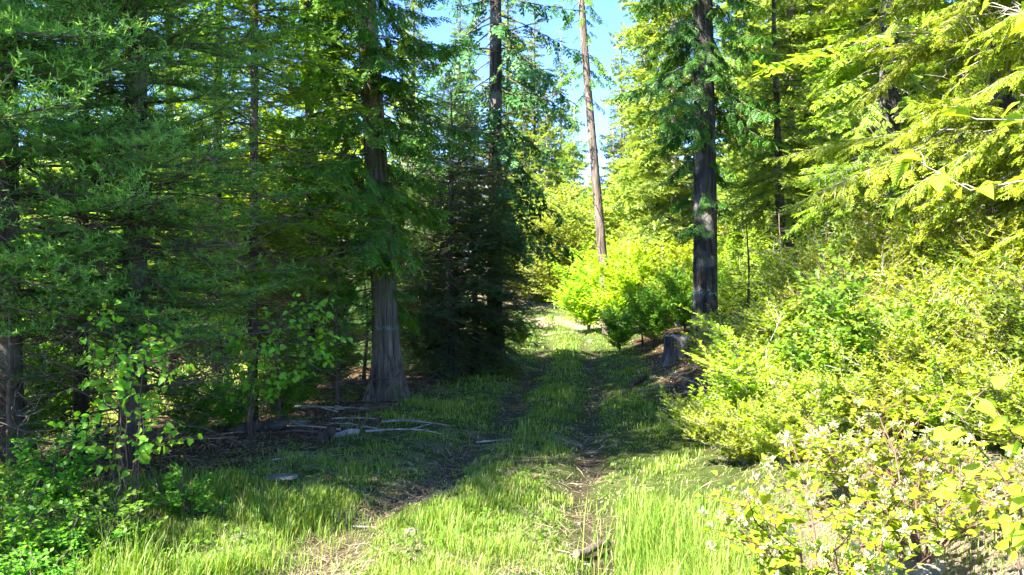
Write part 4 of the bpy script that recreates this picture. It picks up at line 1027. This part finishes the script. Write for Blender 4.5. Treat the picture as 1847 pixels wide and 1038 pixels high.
blades('grass', 112000, 501, 3.0, 34, grass_dens, grass_h, M['grass'], wid=.0027, drybias=.35)
blades('meadow_grass', 26000, 502, 9, 46, lambda x, y: np.where((x < np.interp(y, [9, 20, 46], [-4.5, -3.0, -3])) | (y > 21) & (np.abs(x - rut_l(y)) > 2.4) & (x < rut_l(y)), .9, 0.0), lambda x, y: .25 + 0 * x, M['grass'], wid=.004, varr=(.45, .95))
blades('dry_straw', 36000, 503, 3.0, 20, lambda x, y: .25 + .6 * smooth(.45, .6, fbm(x * .7, y * .7, 51)), lambda x, y: .16 + 0 * x, M['straw'], wid=.0019, lie=2.0, varr=(.05, .9))
blades('tall_grass', 4500, 504, 3.3, 6.2, lambda x, y: smooth(6.2, 4.2, y) * np.exp(-((x - 1.0 - .12 * (y - 5)) / .33) ** 2), lambda x, y: .20 + 0 * x, M['grass'], wid=.0026, varr=(.25, .6), drybias=.3)
def litter_dens(x, y):
    lx = np.interp(y, LITTER_Y, LITTER_X)
    return np.maximum(smooth(.3, -.3, x - lx), smooth(.3, 1.0, x - rut_r(y) - .5) * smooth(22, 18, y))
blades('needle_litter', 16000, 505, 4.5, 20, litter_dens, lambda x, y: .14 + 0 * x, M['straw'], wid=.0035, lie=2.0, varr=(0, .55))
# ground ivy and small herbs: leaf-sized faces close to the ground
rg = np.random.default_rng(9); n = 18000
d = np.exp(rg.uniform(math.log(3.2), math.log(16), n)); x = rg.uniform(-.7, .7, n) * d
k = (fbm(x * 1.3, d * 1.3, 13) > .47) & (rut_mask(x, d) < .25) & (x > np.interp(d, LITTER_Y, LITTER_X) - .4) & (x < rut_r(d) + 1.6); x, d = x[k], d[k]; n = len(x)
g = Geo(); place(g, leaf_small, np.stack([x, d, ground(x, d) + rg.uniform(.01, .09, n)], -1), nrm(rg.normal(0, 1, (n, 3)) * [1, 1, .25]), np.tile([[0, 0, 1.0]], (n, 1)) + rg.normal(0, .3, (n, 3)), rg.uniform(.018, .04, n), rg.uniform(.1, .8, n), 0, 1.3, .9)
obj('ground_herbs', g.mesh('ground_herbs', [M['greenleaf']]), kind='stuff')

# small dead twigs and pebbles on the track and its verges
rg = np.random.default_rng(61); g = Geo(); n = 3600
d = np.exp(rg.uniform(math.log(3.2), math.log(18), n)); x = rg.uniform(-.6, .42, n) * d
w = np.maximum(rut_mask(x, d), .45 * (x < np.interp(d, LITTER_Y, LITTER_X) + .8)); k = rg.uniform(0, 1, n) < w + .12; x, d = x[k], d[k]
tw_unit = tube(np.array([[-.5, 0, 0], [0, .04, .03], [.5, 0, 0]]), [.02, .018, .008], 3)
place(g, (np.array(tw_unit[0], np.float32), tw_unit[1], None, np.full(len(tw_unit[0]), .5, np.float32)), np.stack([x, d, ground(x, d) + .008], -1), np.stack([rg.normal(0, 1, len(x)), rg.normal(0, 1, len(x)), rg.normal(0, .12, len(x))], -1), np.tile([[0, 0, 1.0]], (len(x), 1)), rg.uniform(.05, .22, len(x)), rg.uniform(0, .8, len(x)), 0, 1.0, .9)
obj('twig_litter', g.mesh('twig_litter', [M['straw']]), kind='stuff')
g = Geo(); n = 900; d = np.exp(rg.uniform(math.log(3.2), math.log(14), n)); x = np.where(rg.uniform(0, 1, n) < .6, rut_l(d), rut_r(d)) + rg.normal(0, .22, n)
oc = np.array([[1, 0, 0], [-1, 0, 0], [0, 1, 0], [0, -1, 0], [0, 0, .6], [0, 0, -.6]], np.float32); ot = np.array([[0, 2, 4], [2, 1, 4], [1, 3, 4], [3, 0, 4], [2, 0, 5], [1, 2, 5], [3, 1, 5], [0, 3, 5]])
place(g, (oc, ot, None, np.full(6, .5, np.float32)), np.stack([x, d, ground(x, d) + .002], -1), rg.normal(0, 1, (n, 3)) * [1, 1, .2], np.tile([[0, 0, 1.0]], (n, 1)), rg.uniform(.006, .02, n) * rg.uniform(.6, 1.5, n), rg.uniform(0, 1, n), 0, rg.uniform(.6, .95, n), .9)
obj('pebbles', g.mesh('pebbles', [M['stone']], True), kind='stuff')

# ================================================================== STUMP, LOGS, STICKS, STONES
def stump():
    x, y, z = spot(1222, 14.6); rg = np.random.default_rng(3)
    t = thing('tree_stump', 'old cut tree stump with a pale flared left root on the bank beside the track', 'stump', (x, y, z - .05))
    k = 44; a = np.linspace(0, 6.283, k, endpoint=False); zs = np.array([-.25, 0, .08, .18, .3, .42, .5])
    fl = 1 + (.5 * np.exp(-np.clip(zs, 0, 1) / .16))[:, None] * np.clip(np.cos(a * 5 + .4), -.2, 1)[None] + .09 * (fbm((a * 7)[None] + 0 * zs[:, None], zs[:, None] * 2 + 0 * a[None], 5, 2) - .4)
    jag = .05 * (vnoise(a * 4, a * 0, 8) - .3) - .10 * np.exp(-((a - 5.2) / .5) ** 2)
    V = []
    for i, h in enumerate(zs):
        r = .245 * fl[i]; V.append(np.stack([r * np.cos(a), r * np.sin(a), h + (jag if i == len(zs) - 1 else 0) + 0 * a], -1))
    V = np.concatenate(V); i = np.arange(len(zs) - 1)[:, None] * k; j = np.arange(k)[None]
    q = np.stack([i + j, i + (j + 1) % k, i + k + (j + 1) % k, i + k + j], -1).reshape(-1, 4)
    o = obj('bark', mesh_from('bark', V, q, [bark_mat('stump_bark', (.014, .011, .010), (.20, .17, .145), scale=12, stretch=.1, bump=1.0, patch=(.34, .17, .10), patch_amt=.5)], None, {}, True), t)
    top = V[-k:].copy(); inner = top * [.5, .5, 1] - [0, 0, .035]; c = np.array([[0, 0, .43]])
    VV = np.concatenate([top * [.985, .985, 1] - [0, 0, .004], inner, c]); T = []
    for b in range(k):
        b2 = (b + 1) % k; T += [[b, b2, k + b2], [b, k + b2, k + b], [k + b, k + b2, 2 * k]]
    obj('cut_top', mesh_from('cut_top', VV, np.array(T), [M['deadwood']]), t)
stump()

def log_mesh(seed, L, r, mat, k=12, end=True):
    rg = np.random.default_rng(seed); s = np.linspace(-L / 2, L / 2, 9)
    P = np.stack([s, .03 * L * np.sin(s * 3 / L + seed), r * .8 + .02 * np.sin(s * 5 / L)], -1)
    a = np.linspace(0, 6.283, k, endpoint=False)
    fl = 1 + .25 * (fbm((a * 2)[None] + 0 * s[:, None], s[:, None] * 6 / L + 0 * a[None], seed, 2) - .45)
    V, T = tube(P, r, k, flute=fl); g = Geo(); g.add(V, T, 0)
    n0 = len(V); V2 = np.concatenate([V[:k], P[:1]]); g.add(V2, [[i, k, (i + 1) % k] for i in range(k)], 0)
    return g.mesh('log', [mat], True)
def lay(name, label, cat, me, px, d, rz, group=None, tilt=0.0, dz=0.0, s=1.0, x=None):
    p = spot(px, d); o = obj(name, me, None, (p[0], p[1], p[2] + dz), label, cat, group); o.rotation_euler = (0, tilt, rz); o.scale = (s, s, s); return o
lay('log', 'short brown log piece in the lit grass by the right wheel track', 'log', log_mesh(1, .30, .027, M['redbark']), 1068, 4.95, .75, tilt=.12, dz=.045)
lay('log', 'sawn pale log section at the front of the stick pile', 'log', log_mesh(2, .30, .036, M['deadwood']), 622, 8.6, .1)
lay('log', 'small mossy log section upright grey at the back of the stick pile', 'log', log_mesh(3, .2, .055, M['bark']), 672, 9.3, 1.2)
lay('log', 'dark round log end at the left foot of the stick pile', 'log', log_mesh(4, .3, .06, M['bark']), 590, 8.5, 1.5)
lay('log', 'grey rotten log lying along the right edge of the track before the stump', 'log', log_mesh(5, .9, .045, M['bark']), 1152, 13.4, 1.15)
lay('log', 'mossy fallen log in the needle litter between the thin firs', 'log', log_mesh(6, 1.5, .06, M['bark']), 430, 8.9, .1)

def stick_mesh(seed, L, r, mat, forks=2):
    rg = np.random.default_rng(seed); g = Geo(); t = np.linspace(0, 1, 8)
    P = np.stack([t * L, .05 * L * np.sin(t * 5 + seed), .02 + .04 * L * np.sin(t * 3.1)], -1)
    V, T = tube(P, np.linspace(r, r * .35, 8), 6); g.add(V, T, 0)
    for i in range(forks):
        u = rg.integers(2, 6); d = nrm(np.array([.8, rg.choice([-1, 1]) * .7, rg.uniform(0, .4)])); l = L * rg.uniform(.15, .35)
        V, T = tube(np.stack([P[u], P[u] + d * l * .5, P[u] + d * l]), [r * .5, r * .35, r * .15], 5); g.add(V, T, 0)
    return g.mesh('fallen_branch', [mat], True)
ST = [stick_mesh(i, 1.0, .013 + .004 * (i % 3), M['deadwood'] if i % 3 else M['twig']) for i in range(6)]
rg = np.random.default_rng(44)
for i in range(18):
    lay('fallen_branch', 'weathered stick in the pile at the foot of the large cedar', 'stick', ST[i % 6], rg.uniform(585, 700), rg.uniform(8.6, 10.4), rg.normal(.05, .35) + (3.14 if i % 2 else 0), 'sticks of the pile by the large cedar', rg.uniform(-.08, .04), .01 + .012 * (i % 5), rg.uniform(.4, .9))
for i in range(26):
    px, d = rg.uniform(1195, 1290), rg.uniform(9.5, 14.3)
    lay('fallen_branch', 'dry grey stick on the shaded bank below the stump', 'stick', ST[i % 6], px, d, rg.uniform(0, 6.3), 'sticks on the bank below the stump', rg.uniform(-.15, .1), .01 + .01 * (i % 4), rg.uniform(.35, .9))
for px, d, rz, s, lab in ((490, 7.3, .35, .42, 'grey stick lying in the grass above the flat rock'), (640, 5.6, -.5, .4, 'bent pale stick at the edge of the left wheel track'), (860, 8.6, .2, .6, 'stick across the left wheel track'),
                          (1215, 8.2, .15, .5, 'dark stick at the track edge below the bush bank'), (930, 11, .5, .5, 'small stick in the middle of the shaded track'), (1500, 4.0, .4, .5, 'pale stick on the dry bare patch'), (1690, 4.2, 2.6, .45, 'pale stick right of the dry bare patch')):
    lay('fallen_branch', lab, 'stick', ST[int(px) % 6], px, d, rz, dz=.02, s=s)

def stone_mesh(seed, sx, sy, sz):
    rg = np.random.default_rng(seed); import bmesh
    bm = bmesh.new(); bmesh.ops.create_icosphere(bm, subdivisions=3, radius=1)
    me = bpy.data.meshes.new('stone'); 
    for v in bm.verts:
        c = v.co; f = 1 + .35 * (float(fbm(np.array([c.x * 1.6 + 3 * c.z]), np.array([c.y * 1.6 + c.z]), seed, 3)[0]) - .45)
        v.co = Vector((max(-.85, min(.85, c.x * f)) * sx, c.y * f * sy, max(-.5, min(.55, c.z * f)) * sz))
    bm.to_mesh(me); bm.free(); me.materials.append(M['stone']); return me
lay('stone', 'flat pale slab of rock in the grass at the shadow edge', 'stone', stone_mesh(1, .19, .13, .09), 505, 6.75, .1, dz=-.03, s=.9)
lay('stone', 'rounded half buried rock in the grass nearest the corner shrubs', 'stone', stone_mesh(2, .14, .11, .10), 450, 5.15, .3, dz=-.04, s=.95)
lay('stone', 'small pale stone beside the left wheel track', 'stone', stone_mesh(3, .055, .045, .05), 742, 5.2, .2)
lay('stone', 'pale grey rock in the dry bare patch under the flowering shrubs', 'stone', stone_mesh(4, .20, .14, .10), 1650, 3.9, .5)
lay('stone', 'small pale rock higher up the dry bare patch', 'stone', stone_mesh(5, .12, .1, .09), 1730, 4.4, 1.5)
lay('stone', 'white stone lying beyond the shadow on the right edge of the track', 'stone', stone_mesh(6, .12, .1, .12), 1066, 24, 1.5)
